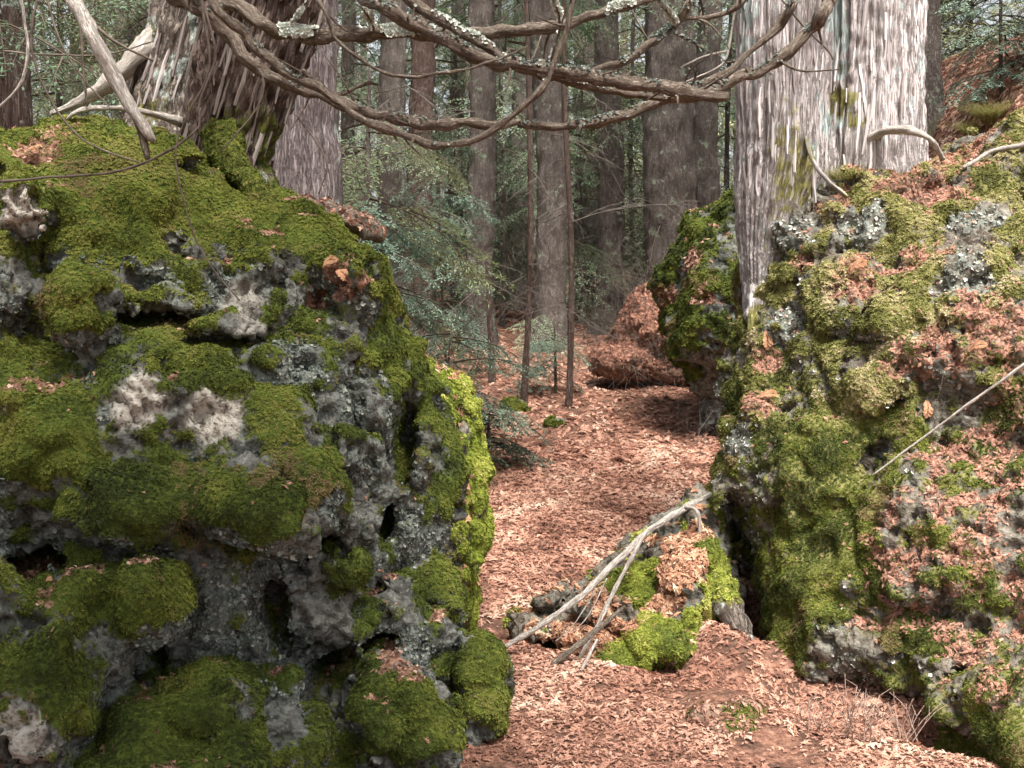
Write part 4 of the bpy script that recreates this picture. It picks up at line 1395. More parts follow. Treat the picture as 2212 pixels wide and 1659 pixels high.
TRM = ([(1700, 320, 60, .62, .9), (1720, 400, 60, .7, .9), (1680, 450, 40, .55, .9), (1820, 220, 45, .7, 1), (1830, 150, 25, .6, .9), (1850, 260, 30, .6, .9), (1640, 350, 30, .2, .8), (1690, 230, 40, .5, .8), (1640, 690, 40, .9, 1), (1648, 620, 34, .5, .8)],
       [(1800, 20, 45, 1, 1), (1805, 90, 40, 1, 1), (1810, 150, 25, .8, 1), (1610, 30, 30, 1, 1), (1615, 100, 25, 1, 1), (1790, 260, 40, .8, .8), (1760, 330, 30, .7, .8)])


limb('stem', [(1642, 700, 26, 5.35), (1650, 620, 40, 5.38), (1660, 530, 60, 5.4), (1674, 430, 80, 5.4), (1688, 320, 90), (1690, 200, 92), (1692, 0, 96), (1690, -300, 92), (1700, -1000, 80), (1710, -2400, 50)], 5.4, BARK_R, tr, 180, 0.015, 0.04, 0.020, 71, 0.0, moss_tr, (7, .5), marks=TRM)
limb('stem', [(1880, 470, 125, 5.6), (1884, 330, 104), (1886, 150, 98), (1888, 0, 98), (1890, -400, 92), (1880, -1200, 78), (1890, -2500, 50)], 5.5, BARK_R, tr, 180, 0.015, 0.04, 0.018, 73, 0.0, moss_tr, (7, .5), marks=TRM)
limb('stem', [(1780, 520, 110, 5.6), (1786, 380, 82), (1792, 250, 66), (1795, 80, 62), (1790, -200, 62), (1770, -800, 50), (1780, -1400, 36)], 5.55, BARK_R, tr, 130, 0.015, 0.04, 0.020, 75, 0.0, moss_tr, (6, .5), marks=TRM)
limb('root', [(1652, 560, 30, 5.42), (1640, 640, 26, 5.32), (1633, 710, 17, 5.2), (1636, 770, 10, 5.12), (1648, 820, 5, 5.1)], 5.2, BARK_R, tr, 30, 0.012, 0.3, 0.008, 76, moss=moss_tr, marks=TRM)
limb('root', [(1738, 230, 2, 5.3), (1742, 300, 3.5, 5.22), (1757, 350, 4, 5.18), (1790, 390, 4, 5.15), (1830, 425, 3.5, 5.16)], 5.1, BARK_R, tr, 14, 0.012, 0.45, 0.003, 77, moss=lambda V: 0.4 + 0.5 * noise(V * 12, 4))
limb('root', [(1825, 350, 7, 5.5), (1880, 300, 8, 5.3), (1935, 281, 8, 5.2), (1985, 287, 7, 5.12), (2015, 308, 6, 5.12), (2035, 345, 5, 5.2)], 5.1, PALE, tr, 16, 0.012, 0.5, 0.003, 78)
limb('root', [(1655, 540, 34, 5.42), (1690, 620, 24, 5.28), (1700, 690, 15, 5.16), (1690, 760, 8, 5.1)], 5.2, BARK_R, tr, 20, 0.012, 0.4, 0.006, 70, moss=lambda V: 0.4 + 0.5 * noise(V * 9, 4))
limb('root', [(1690, 420, 30, 5.7), (1722, 485, 22, 5.36), (1748, 560, 14, 5.16), (1752, 640, 9, 5.1), (1745, 700, 5, 5.08)], 5.1, BARK_R, tr, 18, 0.012, 0.5, 0.006, 79, moss=lambda V: 0.55 + 0.5 * noise(V * 10, 4))
for _k in range(3):
    strips_on([c for c in tr.children if c.name.startswith('stem')][_k], C_STRIP_R, (120, 120, 50)[_k], (0, 0, 1), RNG, 1.9, 3.3, (.45, 1.0))
rb = []
rb.append(limb('branch', [(1830, -190, 20, 5.3), (1815, -80, 15, 4.6), (1790, 5, 13.5), (1755, 62, 13), (1700, 112, 12.5), (1640, 150, 12), (1560, 188, 12), (1480, 208, 12), (1390, 233, 11), (1290, 262, 11), (1190, 276, 10), (1120, 270, 8)], 4.0, BRANCH, tr, 16, 0.015, 0.35, 0.002, 81))
rb.append(limb('branch', [(1760, -190, 14, 5.3), (1730, -70, 10, 4.6), (1712, 0, 9), (1680, 55, 9), (1630, 105, 9.5), (1560, 160, 9.5), (1490, 198, 9.5), (1430, 216, 7)], 4.05, BRANCH, tr, 14, 0.015, 0.35, 0.002, 83))
rb.append(limb('branch', [(1600, -170, 14, 5.2), (1530, -70, 11, 4.6), (1495, -5, 10), (1462, 45, 10.5), (1420, 82, 11), (1370, 118, 10), (1310, 145, 8), (1260, 158, 6)], 4.1, BRANCH, tr, 14, 0.015, 0.35, 0.002, 85))
rb.append(limb('branch', [(1650, -70, 7, 4.6), (1610, -10, 6), (1560, 28, 6), (1500, 38, 5.5), (1465, 44, 5)], 4.1, BRANCH, tr, 10, 0.015, 0.3, 0, 86))
limb('twig', [(1600, -20, 4), (1585, 40, 4), (1575, 100, 4), (1560, 140, 3), (1500, 170, 3), (1440, 190, 2)], 4.4, PALE, tr, 6, 0.02, 0.3, 0, 88)
limb('twig', [(1570, 110, 3), (1520, 120, 2.4), (1470, 145, 2)], 4.4, PALE, tr, 6, 0.02, 0.3, 0, 89)
limb('twig', [(1690, 0, 3.5), (1740, 60, 3.5), (1790, 110, 3), (1800, 130, 2)], 4.6, TWIGD, tr, 6, 0.02, 0.3, 0, 90)
limb('twig', [(1360, -60, 3), (1362, 10, 3), (1378, 50, 2.6), (1400, 88, 2)], 4.2, TWIGD, tr, 6, 0.02, 0.3, 0, 91)
lichen_on(rb[0], 900, RNG, scl=(.2, .5), col=C_LICH)
lichen_on(rb[1], 500, RNG, scl=(.2, .5), col=C_LICH)
lichen_on(rb[2], 1100, RNG, lo=-.1, scl=(.3, .7), col=C_LICH)

for t_, base, n in ((tl, P(700, -1600, 4.8), 26), (tr, P(1790, -1600, 5.5), 30)):
    pp, zz = crown_points(base, base[2] + 0.8, base[2] + 4.0, 1.6, 0.5, n, RNG)
    cr_ = scatter('crown', C_BOUGH, pp, zz, RNG.uniform(0.8, 1.4, n), RNG, t_, spin=RNG.normal(0, .3, n), kind=None)

# ------------------------------------------------------------------ trees behind
def conifer(name, label, x, y, r, lean=(0, 0), height=9.0, bark=BARK_B, live=(3.5, 9, 60), low=0, dead=20, seed=0, group=None, flare=1.5, sides=40, cat='tree', lowspan=(0.3, 2.5), lowscale=(0.7, 1.2), boughs=None, deadspan=(0.6, 4.5), wb=0.12):
    g0 = gp(x, y)
    root = empty(name, g0, label, cat, group)
    rng = np.random.default_rng(seed + 500)
    if height > 5:
        hs_ = np.array([-0.25, 0.0, 0.25, 0.8, 2.0, 4.0, height * 0.75, height])
        rs_ = r * np.array([flare * 1.1, flare, 1.2, 1.04, 1.0, 0.9, 0.5, 0.08])
    else:
        hs_ = np.array([-0.1, 0.0, height * 0.08, height * 0.3, height * 0.6, height])
        rs_ = r * np.array([flare * 1.1, flare, 1.1, 1.0, 0.85, 0.35])
    pts = np.stack([x + lean[0] * hs_ + 0.04 * np.sin(hs_ * 1.3 + seed), y + lean[1] * hs_, g0[2] + hs_], 1)
    V, Q = tube(pts, rs_, sides, 0.06 if r > 0.05 else 0.1, wb, 9, 0.06 * r if r > .06 else 0, (5, 2.5), seed, 0.0)
    mesh_obj('trunk', V, Q, bark, root, attrs={'bk': LAST['bk'], 'moss': 0.5 * (1 - sstep(0, 0.5, V[:, 2] - g0[2])) * (noise(V * 5, 2) > 0)})

    def axis_at(z):
        t = z - g0[2]
        return np.stack([x + lean[0] * t, y + lean[1] * t, z], 1)
    if live and live[2]:
        n = live[2]
        t = rng.random(n)
        z = g0[2] + live[0] + (live[1] - live[0]) * t
        a = rng.random(n) * 6.283
        Z = np.stack([np.cos(a), np.sin(a), -0.15 + rng.normal(0, .15, n)], 1)
        scatter('crown', boughs or C_BOUGH, axis_at(z) + Z * r * 0.7, Z, (1.7 - 1.1 * t) * rng.uniform(0.8, 1.2, n), rng, root, spin=rng.normal(0, .3, n), kind=None)
    if low:
        n = low
        z = g0[2] + lowspan[0] + (lowspan[1] - lowspan[0]) * rng.random(n)
        a = rng.random(n) * 6.283
        Z = np.stack([np.cos(a), np.sin(a), -0.18 + rng.normal(0, .10, n)], 1)
        scatter('low_boughs', boughs or C_BOUGH, axis_at(z) + Z * r * 0.7, Z, rng.uniform(*lowscale, n), rng, root, spin=rng.normal(0, .16, n), kind=None)
    if dead:
        n = dead
        z = g0[2] + deadspan[0] + (deadspan[1] - deadspan[0]) * rng.random(n)
        a = rng.random(n) * 6.283
        Z = np.stack([np.cos(a), np.sin(a), -0.1 + rng.normal(0, .25, n)], 1)
        scatter('dead_twigs', C_BARE, axis_at(z) + Z * r * 0.7, Z, rng.uniform(0.6, 1.3, n), rng, root, spin=rng.normal(0, .6, n), kind=None)
    return root


def at_u(u, y, v=400):
    return P(u, v, y)[0]


# the trunks one can tell apart: (name, label, u, depth, width px, lean, bark, low boughs, dead)
conifer('grey_cedar_tree', 'greyish purple cedar trunk standing close behind the leaning brown cedar', at_u(668, 6.8), 6.8, 70 * 6.8 / F, (0.0, 0), 9, BARK_G, (3.6, 9, 6), 0, 6, 1, flare=1.15, sides=90)
conifer('conifer_tree', 'slim dark conifer trunk half veiled by green boughs behind the tall boulder', at_u(858, 13), 13, 28 * 13 / F, (-0.012, 0), 10, BARK_B, (3.6, 10, 6), 8, 6, 2)
conifer('conifer_tree', 'slim reddish conifer trunk next to the veiled dark trunk', at_u(912, 14.5), 14.5, 26 * 14.5 / F, (0, 0), 10, BARK_RED, (3.8, 10, 6), 6, 6, 3)
conifer('conifer_tree', 'grey conifer trunk rising behind a short dead sapling', at_u(1040, 14), 14, 29 * 14 / F, (0.0, 0), 10, BARK_B, (3.8, 10, 6), 3, 13, 4)
conifer('conifer_tree', 'slightly leaning conifer trunk with flared base at the head of the path', at_u(1195, 13.2, 700), 13.2, 31 * 13.2 / F, (-0.03, 0), 10, BARK_B, (3.8, 10, 6), 2, 15, 5, flare=1.7)
conifer('conifer_tree', 'medium conifer trunk in the clear gap behind the bare path head', at_u(1314, 15.5), 15.5, 27 * 15.5 / F, (0.0, 0), 10, BARK_B, (3.8, 10, 6), 2, 11, 6)
conifer('conifer_tree', 'thickest dark conifer trunk rising behind the far mossy boulder', at_u(1446, 13.5), 13.5, 53 * 13.5 / F, (0.0, 0), 10, BARK_B, (3.8, 10, 6), 0, 11, 7)
conifer('conifer_tree', 'conifer trunk close beside the thickest dark trunk', at_u(1527, 14.2), 14.2, 26 * 14.2 / F, (0.004, 0), 10, BARK_B, (3.8, 10, 6), 0, 9, 8)
conifer('conifer_tree', 'dark conifer trunk just behind the pale silvery cedar on the slope', at_u(2008, 9.5, 60), 9.5, 26 * 9.5 / F, (0.0, 0), 9, BARK_B, (4.2, 9, 6), 0, 14, 9, flare=1.8)
conifer('conifer_tree', 'dark conifer trunk beyond the bare twigs left of the pale root', at_u(18, 8.5, 100), 8.5, 40 * 8.5 / F, (0.0, 0), 9, BARK_L, (4.0, 9, 6), 0, 14, 10)
conifer('conifer_tree', 'thin pale conifer trunk deep between the path head and the medium trunk', at_u(1262, 20), 20, 24 * 20 / F, (0, 0), 11, BARK_B, (4, 11, 6), 6, 20, 11)
# thin saplings at the head of the path
conifer('sapling', 'straight dark thin sapling pole by the moss capped stone', at_u(1137, 9.9, 700), 9.9, 6.8 * 9.9 / F, (0.0, 0), 4.2, BARK_RED, None, 0, 9, 12, flare=1.3, sides=10, deadspan=(.3, 3.6))
conifer('sapling', 'straight thin sapling pole with bare twigs before the flared trunk', at_u(1224, 9.9, 700), 9.9, 6.4 * 9.9 / F, (0.0, 0), 4.4, BARK_RED, None, 0, 9, 13, flare=1.5, sides=10, deadspan=(.3, 3.6))
conifer('sapling', 'short dead sapling with snapped top and level bare twigs', at_u(1053, 10.8, 800), 10.8, 7 * 10.8 / F, (-0.02, 0), 1.15, BARK_RED, None, 0, 8, 14, flare=1.4, sides=10, deadspan=(.2, 1.1))
# young spruces
SPR = [('blue green young spruce drooping beside the sunlit boulder', 975, 780, 7.6, 0.95, 34, (.12, .95), (.6, 1.1)), ('low blue green spruce seedling at the foot of the sunlit boulder', 1056, 935, 7.8, 0.45, 20, (.08, .45), (.5, .85)),
       ('young spruce spreading feathery boughs behind the litter on the tall boulder', 800, 800, 7.0, 1.7, 40, (.5, 1.75), (.7, 1.3)), ('pale feathery spruce seedling between the two sapling poles', 1190, 800, 10.4, 0.6, 14, (.15, .55), (.6, .9)),
       ('young spruce below the veiled dark trunk', 960, 700, 11.5, 1.9, 34, (.2, 1.9), (.9, 1.5)), ('young spruce by the twigs on the slope behind the pale cedar', 2170, 130, 8.6, 1.1, 26, (.1, 1.1), (.7, 1.2))]
for k, (lab, u, v, y, hgt, nb, sp, sc_) in enumerate(SPR):
    conifer('young_spruce', lab, at_u(u, y, v), y, 0.012, (0, 0), hgt, BARK_RED, None, nb, 0, 30 + k, flare=1.2, sides=8, lowspan=sp, lowscale=sc_, boughs=C_BOUGHS)

# an unseen conifer added beside the viewer, its crown set to shade the tall boulder
conifer('added_shade_conifer', 'unseen bushy conifer added beside the viewpoint to shade the tall boulder', -1.3, 0.15, 0.16, (0.235, 0.075), 9.0, BARK_B, (4.4, 7.4, 340), 0, 0, 77)
# understorey firs between the trunks
for k, (lab, u, y, hgt, nb, sp, sc_) in enumerate((('bushy green fir filling the gap beside the purple grey cedar', 790, 9.5, 2.6, 13, (.5, 2.5), (0.96, 1.56)), ('feathery green fir deep behind the reddish trunk', 940, 18.5, 3.2, 20, (.4, 3.2), (1.08, 1.68)),
                                                 ('tall green fir showing its top above the dead branches', 1085, 16.5, 6.6, 31, (1.5, 6.4), (1.44, 2.28)), ('pale green fir glowing in the gap beside the medium trunk', 1365, 17.5, 6.0, 34, (.3, 5.6), (1.32, 2.04)),
                                                 ('small grey green fir between the leaning trunk and the medium trunk', 1258, 16.2, 3.6, 22, (.3, 3.5), (1.08, 1.80)), ('dim green fir beside the thickest trunk pair', 1575, 15.5, 5.4, 27, (.6, 5.2), (1.20, 1.92)),
                                                 ('grey green fir behind the bare twigs and pale root', 130, 10.5, 4.6, 27, (.8, 4.4), (1.08, 1.80)), ('grey green fir between the two left trunks', 285, 12.5, 5.2, 27, (.8, 5.0), (1.20, 1.92)),
                                                 ('dark fir on the slope top behind the pale cedar', 2080, 13.0, 4.6, 27, (.3, 4.4), (1.20, 1.92)), ('spreading fir at the top of the litter slope', 2200, 11.5, 3.6, 22, (.3, 3.4), (1.08, 1.80)), ('soft green fir filling the space under the dead branches', 1000, 20.0, 6.5, 40, (.4, 6.2), (1.3, 2.0)), ('yellow green fir glowing behind the flared trunk', 1150, 22.0, 7.0, 40, (.4, 6.8), (1.4, 2.2)), ('far pale fir left of the thickest trunk', 1400, 21.0, 7.0, 36, (.4, 6.8), (1.4, 2.2)), ('thin fir behind the short dead sapling', 985, 17.5, 5.5, 27, (.5, 5.3), (1.20, 2.04)))):
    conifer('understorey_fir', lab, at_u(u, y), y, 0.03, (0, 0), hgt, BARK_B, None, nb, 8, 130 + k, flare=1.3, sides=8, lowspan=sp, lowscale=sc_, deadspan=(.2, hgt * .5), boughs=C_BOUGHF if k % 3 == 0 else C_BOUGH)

# farther forest: three kinds, set out many times
protos = []
for k in range(3):
    protos.append(conifer('forest_conifer', 'slender conifer deep in the forest behind the path', 30 + k, 40, (0.11, 0.15, 0.085)[k], (0, 0), 11, BARK_B, (4.0, 9, 6), (22, 14, 28)[k], (8, 10, 6)[k], 40 + k, 'conifers deep in the forest', sides=20, lowspan=(0.3, 5.0), lowscale=(1.0, 1.8)))
rng = np.random.default_rng(4)
spots = []
tries = 0
while len(spots) < 44 and tries < 5000:
    tries += 1
    y = rng.uniform(13.5, 40)
    x = rng.uniform(-1, 1) * (y * 0.46 + 1.5)
    if any((x - a) ** 2 + (y - c) ** 2 < 1.1 for a, c in spots):
        continue
    u = VW / 2 + F * x / y
    if y < 17 and 780 < u < 1560:
        continue
    spots.append((x, y))
# a few that close the forest on both sides and behind the viewer
spots += [(-3.6, 7.2), (-4.6, 9.5), (-3.0, 10.8), (4.8, 8.4), (5.6, 10.5), (3.6, 11.2), (-4.5, 4), (5.0, 3.2), (-3.2, -2.5), (-1.2, -4.2), (3.2, -4.4)]
for i, (x, y) in enumerate(spots):
    pr = protos[i % 3]
    if i < 3:
        r = pr
    else:
        r = pr.copy()
        COL.objects.link(r)
        for ch in list(pr.children):
            c2 = ch.copy()
            COL.objects.link(c2)
            c2.parent = r
            c2.matrix_parent_inverse = ch.matrix_parent_inverse.copy()
    r.location = Vector(gp(x, y))
    kind_ = ('slender', 'stouter bare trunked', 'thin leafy')[i % 3]
    if y < 2:
        tag(r, kind_ + ' conifer standing behind the viewpoint', None, kind_ + ' conifers behind the viewpoint')
    elif i >= len(spots) - 11:
        tag(r, kind_ + ' conifer closing the forest beside the rocks', None, kind_ + ' conifers beside the rocks')
    else:
        tag(r, kind_ + ' conifer deep in the forest behind the path head', None, kind_ + ' conifers deep in the forest')
    r.rotation_euler = (rng.normal(0, .02), rng.normal(0, .02), rng.random() * 6.28)
    r.scale = (1, 1, 1) if i % 2 else (1.12, 1.12, 1.12)

# the wood beyond, one green mass
n = 520
yb = rng.uniform(36, 62, n)
xb = rng.uniform(-1, 1, n) * (yb * 0.5 + 4)
zb = gz(xb, yb) + rng.random(n) ** 1.4 * 13
Z = np.stack([rng.normal(0, 1, n), rng.normal(0, 1, n), rng.normal(-.2, .3, n)], 1)
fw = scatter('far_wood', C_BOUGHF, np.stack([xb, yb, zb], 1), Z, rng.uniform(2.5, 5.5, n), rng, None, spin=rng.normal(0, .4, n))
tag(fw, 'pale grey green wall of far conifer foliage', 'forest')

# ------------------------------------------------------------------ sticks, logs, tufts
st = empty('fallen_branch', ground_hit(1100, 1400), 'long pale bare branch leaning on the root mound beside the path', 'branch')
limb('stem', [(1092, 1398, 6.4, 4.5), (1180, 1340, 6.7, 4.52), (1250, 1292, 7.1, 4.6), (1330, 1215, 7.1, 4.72), (1400, 1148, 7.1, 4.85), (1480, 1098, 7.1, 5.0), (1560, 1055, 6.4, 5.15), (1585, 1035, 5.1, 5.2)], 4.8, PALE, st, 14, 0.015, 0.3, 0, 101)
limb('fork', [(1430, 1128, 4.5, 4.85), (1395, 1150, 4.5, 4.75), (1375, 1185, 4.5, 4.66), (1335, 1262, 4.5, 4.6), (1305, 1320, 4.5, 4.55), (1268, 1392, 4.8, 4.5), (1250, 1425, 3.9, 4.48), (1245, 1455, 1.9, 4.48)], 4.7, PALE, st, 12, 0.015, 0.3, 0, 102)
limb('fork', [(1480, 1098, 3.9, 4.95), (1500, 1100, 3.9, 4.9), (1508, 1120, 3.9, 4.88), (1511, 1165, 3.2, 4.88)], 4.9, PALE, st, 10, 0.015, 0.3, 0, 103)
limb('twig', [(1310, 1250, 1.9, 4.6), (1270, 1330, 1.9, 4.55), (1235, 1370, 1.3, 4.52)], 4.6, PALE, st, 6, 0.02, 0.2, 0, 104)
limb('twig', [(1290, 1270, 1.9, 4.6), (1240, 1350, 1.6, 4.55), (1200, 1385, 1.3, 4.5)], 4.6, PALE, st, 6, 0.02, 0.2, 0, 105)
o = limb('fallen_stick', [(1105, 1492, 8, 4.3), (1160, 1462, 8, 4.35), (1230, 1408, 7.5, 4.4), (1300, 1350, 6, 4.48), (1350, 1310, 3, 4.55)], 4.4, BRANCH, None, 12, 0.015, 0.3, 0, 106)
tag(o, 'dark straight stick lying across the litter below the pale branch', 'stick')
o = limb('fallen_stick', [(1240, 1475, 4, 4.28), (1265, 1430, 4, 4.32), (1290, 1380, 3, 4.4)], 4.3, PALE, None, 8, 0.015, 0.3, 0, 107)
tag(o, 'short pale twig stuck in litter at the end of the forked branch', 'stick')
o = limb('mossy_root', [(1490, 1100, 26, 5.1), (1520, 1190, 32, 4.95), (1550, 1270, 33, 4.82), (1585, 1340, 29, 4.68), (1612, 1400, 22, 4.56), (1628, 1440, 18, 4.52)], 4.9, BARK_M, None, 24, 0.015, 0.35, 0.004, 108, moss=lambda V: 0.95 * sstep(0.24, 0.34, V[:, 2]) + 0.1)
tag(o, 'thick mossy root slanting down the mound with a bare pale tip', 'root')
V, N = read_mesh(o.data)
Q = read_quads(o.data)
pq, nq = sample_surface(V, Q, N, sstep(.28, .36, V[:, 2]) * sstep(-.3, .1, N[:, 2]), 3500, RNG)
scatter('moss', C_MOSSB, pq, nq + RNG.normal(0, .3, nq.shape), RNG.uniform(.6, 1.1, len(pq)), RNG, o)
o = limb('mossy_log', [(1330, 1260, 9, 5.0), (1400, 1170, 12, 5.15), (1470, 1100, 13, 5.3), (1540, 1050, 13, 5.4), (1600, 1010, 10, 5.5)], 5.2, BARK_M, None, 12, 0.015, 0.3, 0, 109, moss=lambda V: 0.85 + 0 * V[:, 0])
tag(o, 'thin mossy log lying behind the long pale branch', 'log')
o = limb('bracket_fungus', [(1552, 1085, 9, 4.98), (1556, 1062, 12, 4.96), (1562, 1040, 9, 4.96), (1570, 1025, 4, 4.98)], 4.97, plain_material('white_fungus', [(0.3, (0.62, 0.58, 0.58)), (0.7, (0.86, 0.83, 0.83))], 40), None, 12, 0.01, 0.5, 0, 110)
tag(o, 'small white fungus knob at the top end of the long pale branch', 'fungus')
# dead stick leaning on the left boulder
st2 = empty('leaning_dead_branch', P(322, 330, 3.6), 'grey barkless dead branch slanting down onto the mossy boulder top', 'branch')
limb('stem', [(40, -260, 17, 3.9), (150, -20, 16, 3.75), (200, 80, 15), (250, 170, 15), (300, 258, 13), (332, 305, 6)], 3.65, PALE, st2, 14, 0.015, 0.25, 0.002, 111)
limb('snag', [(290, 235, 10), (308, 285, 9), (318, 345, 6)], 3.66, BRANCH, st2, 10, 0.015, 0.3, 0, 112)
# stick on the right outcrop
hp = [hit(BR['bv'], u, v) for u, v in ((1880, 1035), (1960, 975), (2040, 915), (2120, 855), (2205, 800))]
pts = np.array([h + np.array([-0.02, -0.05, 0.03]) for h in hp if h is not None])
kx = np.linspace(0, 1, len(pts))[:, None]
pts = 0.25 * pts + 0.75 * (pts[0] * (1 - kx) + pts[-1] * kx) + np.array([0, -0.04, 0.0])
pts = np.vstack([pts, pts[-1] + (pts[-1] - pts[0]) * 0.4])
V, Q = tube(pts, np.linspace(0.003, 0.007, len(pts)), 10, 0.02, 0.3, 30, 0, (2, 2), 113, 0.004)
tag(mesh_obj('fallen_stick', V, Q, PALE, attrs={'moss': 0 * V[:, 0], 'bk': LAST['bk']}), 'long thin grey stick lying diagonally on the mossy outcrop', 'stick')
hp = [hit(BR['bv'], u, v) for u, v in ((2075, 370), (2140, 335), (2205, 320))]
if all(h is not None for h in hp):
    pts = np.array([h + np.array([0, -0.03, 0.012]) for h in hp])
    pts = np.vstack([pts, pts[-1] + (pts[-1] - pts[0]) * 0.7])
    V, Q = tube(pts, np.linspace(0.008, 0.013, len(pts)), 12, 0.02, 0.3, 30, 0, (2, 2), 114, 0.004)
    tag(mesh_obj('fallen_stick', V, Q, PALE, attrs={'moss': 0 * V[:, 0], 'bk': LAST['bk']}), 'short bleached stick on the litter slope above the grass tufts', 'stick')
# rotten log end with dry twigs behind the boulder's shoulder
o = limb('rotten_log', [(560, 430, 20, 4.9), (640, 455, 26, 4.75), (720, 470, 28, 4.65), (790, 492, 24, 4.6), (830, 515, 10, 4.6)], 4.7, BRANCH, None, 20, 0.015, 0.5, 0.01, 115)
tag(o, 'crumbling brown log with twigs on the shoulder of the tall boulder', 'log')
V, N = read_mesh(o.data)
pq, nq = sample_surface(V, read_quads(o.data), N, sstep(-.2, .4, N[:, 2]), 420, RNG)
scatter('dry_litter', C_LITTER, pq, nq + RNG.normal(0, .5, nq.shape), RNG.uniform(.35, .8, len(pq)), RNG, o, rnd=np.clip(RNG.normal(.3, .2, len(pq)), 0, 1))


def grass_tuft(label, base, n, L, spread, mat, name='grass_tuft', cat='grass', seed=0, lean=(0, 0)):
    r = random.Random(seed)
    V, Fc = [], []
    for i in range(n):
        a = r.uniform(0, 6.283)
        rr = spread * math.sqrt(r.random()) * 0.5
        p = np.array(base) + np.array([math.cos(a) * rr, math.sin(a) * rr, -0.01])
        a2 = a + r.gauss(0, 0.6)
        l = L * r.uniform(0.5, 1.1)
        d = np.array([math.cos(a2) * r.uniform(.2, .8) + lean[0], math.sin(a2) * r.uniform(.2, .8) + lean[1], 1.0])
        d /= np.linalg.norm(d)
        w = np.array([-math.sin(a2), math.cos(a2), 0]) * 0.0028
        k = len(V)
        for j in range(5):
            t = j / 4
            q = p + d * l * t + np.array([d[0] * 0.7, d[1] * 0.7, -0.32]) * l * t * t
            V.extend([q - w * (1 - t * .85), q + w * (1 - t * .85)])
        for j in range(4):
            Fc.append((k + 2 * j, k + 2 * j + 1, k + 2 * j + 3, k + 2 * j + 2))
    o = mesh_obj(name, V, Fc, mat, smooth=True)
    return tag(o, label, cat, 'grass tufts on the outcrop' if cat == 'grass' else None)


MAT_GRASS = plain_material('yellow_grass', [(0.3, (0.17, 0.18, 0.05)), (0.55, (0.33, 0.32, 0.12)), (0.75, (0.52, 0.46, 0.25))], 60, 0.7, 0.3)
for k, (u, v, n, L, sp, lab) in enumerate(((1925, 348, 520, 0.25, 0.2, 'yellow green tuft of fine grass below the arched white root'), (2150, 262, 480, 0.24, 0.16, 'drooping pale grass tuft on the slope above the bleached stick'), (2105, 292, 320, 0.2, 0.12, 'small drooping grass tuft beside the larger one on the slope'),
                                           (1830, 385, 160, 0.12, 0.16, 'thin short grass at the foot of the pale cedar roots'))):
    h = hit(BR['bv'], u, v)
    if h is None:
        h = ground_hit(u, v)
    grass_tuft(lab, h, n, L, sp, MAT_GRASS, seed=k, lean=(-0.35, -0.35))
MAT_DRY = plain_material('dry_stems', [(0.3, (0.20, 0.13, 0.10)), (0.7, (0.46, 0.34, 0.28))], 60, 0.8, 0.1)
# dry bare weeds at the outcrop's foot
for k, (u, v, y, hgt) in enumerate(((1820, 1650, 3.75, 0.16), (1880, 1659, 3.7, 0.15), (1945, 1655, 3.75, 0.14), (1760, 1640, 3.8, 0.1))):
    g0 = gp(P(u, v, y)[0], y)
    parts = []
    r = random.Random(k)
    for i in range(9):
        a = r.uniform(0, 6.28)
        p = g0 + np.array([r.gauss(0, .02), r.gauss(0, .02), -0.01])
        q = [p]
        d = np.array([math.cos(a) * .4, math.sin(a) * .4, 1])
        for j in range(4):
            d = d + np.array([r.gauss(0, .25), r.gauss(0, .25), 0])
            q.append(q[-1] + d / np.linalg.norm(d) * hgt / 4 * r.uniform(.7, 1.2))
            if j > 0:
                e = d + np.array([r.gauss(0, .7), r.gauss(0, .7), 0])
                parts.append(tube([q[-1], q[-1] + e / np.linalg.norm(e) * hgt * .15, q[-1] + e / np.linalg.norm(e) * hgt * .3], [.0014, .0012, .0006], 4, .03))
        parts.append(tube(q, np.linspace(.002, .0012, 5), 4, .03))
    V, Q = merge(parts)
    tag(mesh_obj('dry_weed', V, Q, MAT_DRY), 'small leafless branching dry weed in litter at the outcrop foot', 'weed', 'dry weeds at the outcrop foot')
# dead brown fronds caught on rocks
MAT_FROND = plain_material('dead_frond', [(0.3, (0.36, 0.17, 0.09)), (0.7, (0.56, 0.33, 0.2))], 40, 0.8, 0.15)


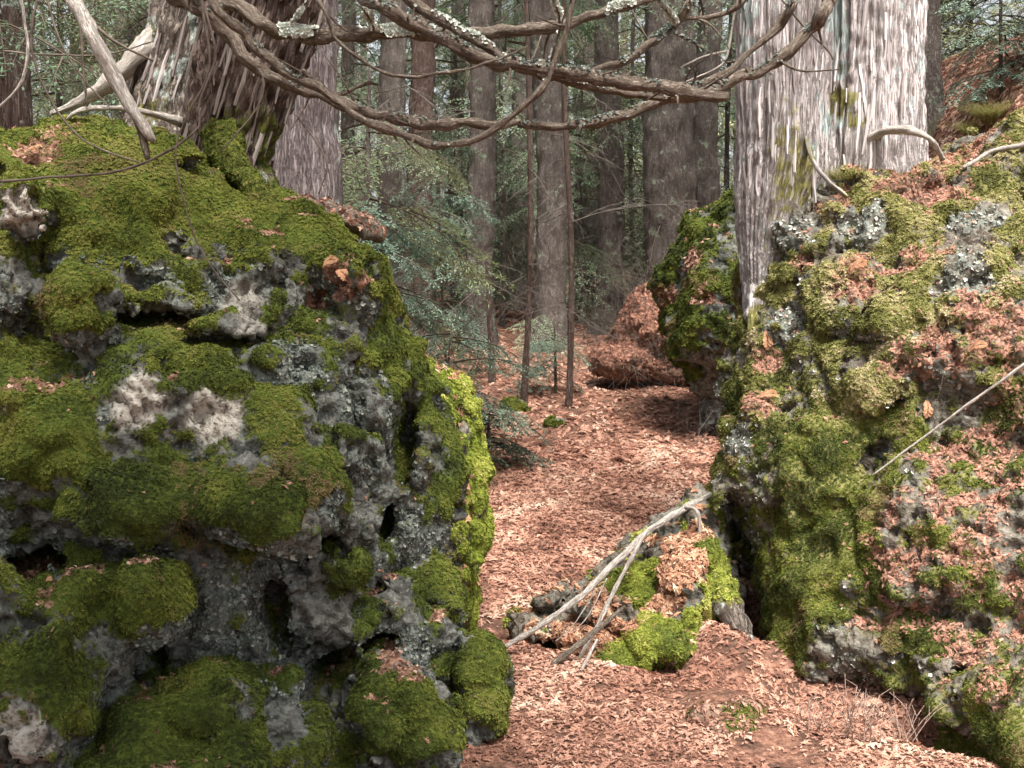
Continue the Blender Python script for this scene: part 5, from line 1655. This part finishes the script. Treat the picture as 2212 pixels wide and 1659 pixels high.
def frond(label, h, dirv, L, seed):
    r = random.Random(seed)
    V, Fc = [], []
    d = np.array(dirv, float)
    d /= np.linalg.norm(d)
    s = np.cross(d, [0.1, -0.9, 0.5])
    s /= np.linalg.norm(s)
    up = np.cross(s, d)

    def blade(p, dd, l, w, ss):
        k = len(V)
        V.extend([p, p + dd * l * .5 + ss * w, p + dd * l, p + dd * l * .5 - ss * w])
        Fc.append((k, k + 1, k + 2, k + 3))
    n = 13
    for i in range(n):
        t = i / n
        p = h + d * L * t + up * 0.02 * math.sin(t * 3)
        for sg in (-1, 1):
            dd = d * .6 + s * sg + up * r.uniform(-.2, .3)
            dd /= np.linalg.norm(dd)
            l = L * .32 * math.sin(math.pi * (0.12 + .85 * t)) * r.uniform(.7, 1.1)
            blade(p, dd, l, .005, np.cross(dd, up))
            for q in (.4, .7):
                d3 = dd * .7 + d * .7
                blade(p + dd * l * q, d3 / np.linalg.norm(d3), l * .4, .004, np.cross(d3, up))
    blade(h - d * .01, d, L, .003, s)
    tag(mesh_obj('dead_frond', V, Fc, MAT_FROND, smooth=False), label, 'frond', 'dead brown fronds on the rocks')


for k, (bv, u, v, dv, L, lab) in enumerate(((BR['bv'], 1652, 720, (.05, -.2, -1), .15, 'rusty dead frond hanging on the outcrop edge below the cedar stem'), (BR['bv'], 1640, 860, (.8, -.4, .1), .14, 'rusty dead frond lying on the outcrop nose'), (BL['bv'], 80, 330, (.3, -.6, -.2), .14, 'orange dead frond on the moss at the boulder top'),
                                            (BL['bv'], 730, 590, (.6, -.5, -.5), .15, 'tan dead frond on the mossy shoulder of the tall boulder'), (BL['bv'], 110, 1250, (.25, -.3, -.9), .13, 'tan dead frond hanging over the low mossy ledge'), (BR['bv'], 1830, 590, (.7, -.3, .4), .16, 'orange dead frond amid olive moss below the cedar roots'),
                                            (BR['bv'], 2000, 870, (-.2, -.4, -.8), .14, 'orange dead frond on the bare part of the outcrop'), (BR['bv'], 2090, 760, (.6, -.5, .2), .14, 'pale orange dead frond near the bare stone patch'), (BL['bv'], 700, 580, (.7, -.4, .2), .12, 'small tan dead frond beside the larger one on the shoulder'))):
    h = hit(bv, u, v)
    if h is not None:
        frond(lab, h + np.array([0, -0.012, 0.008]), dv, L * 0.52, k)
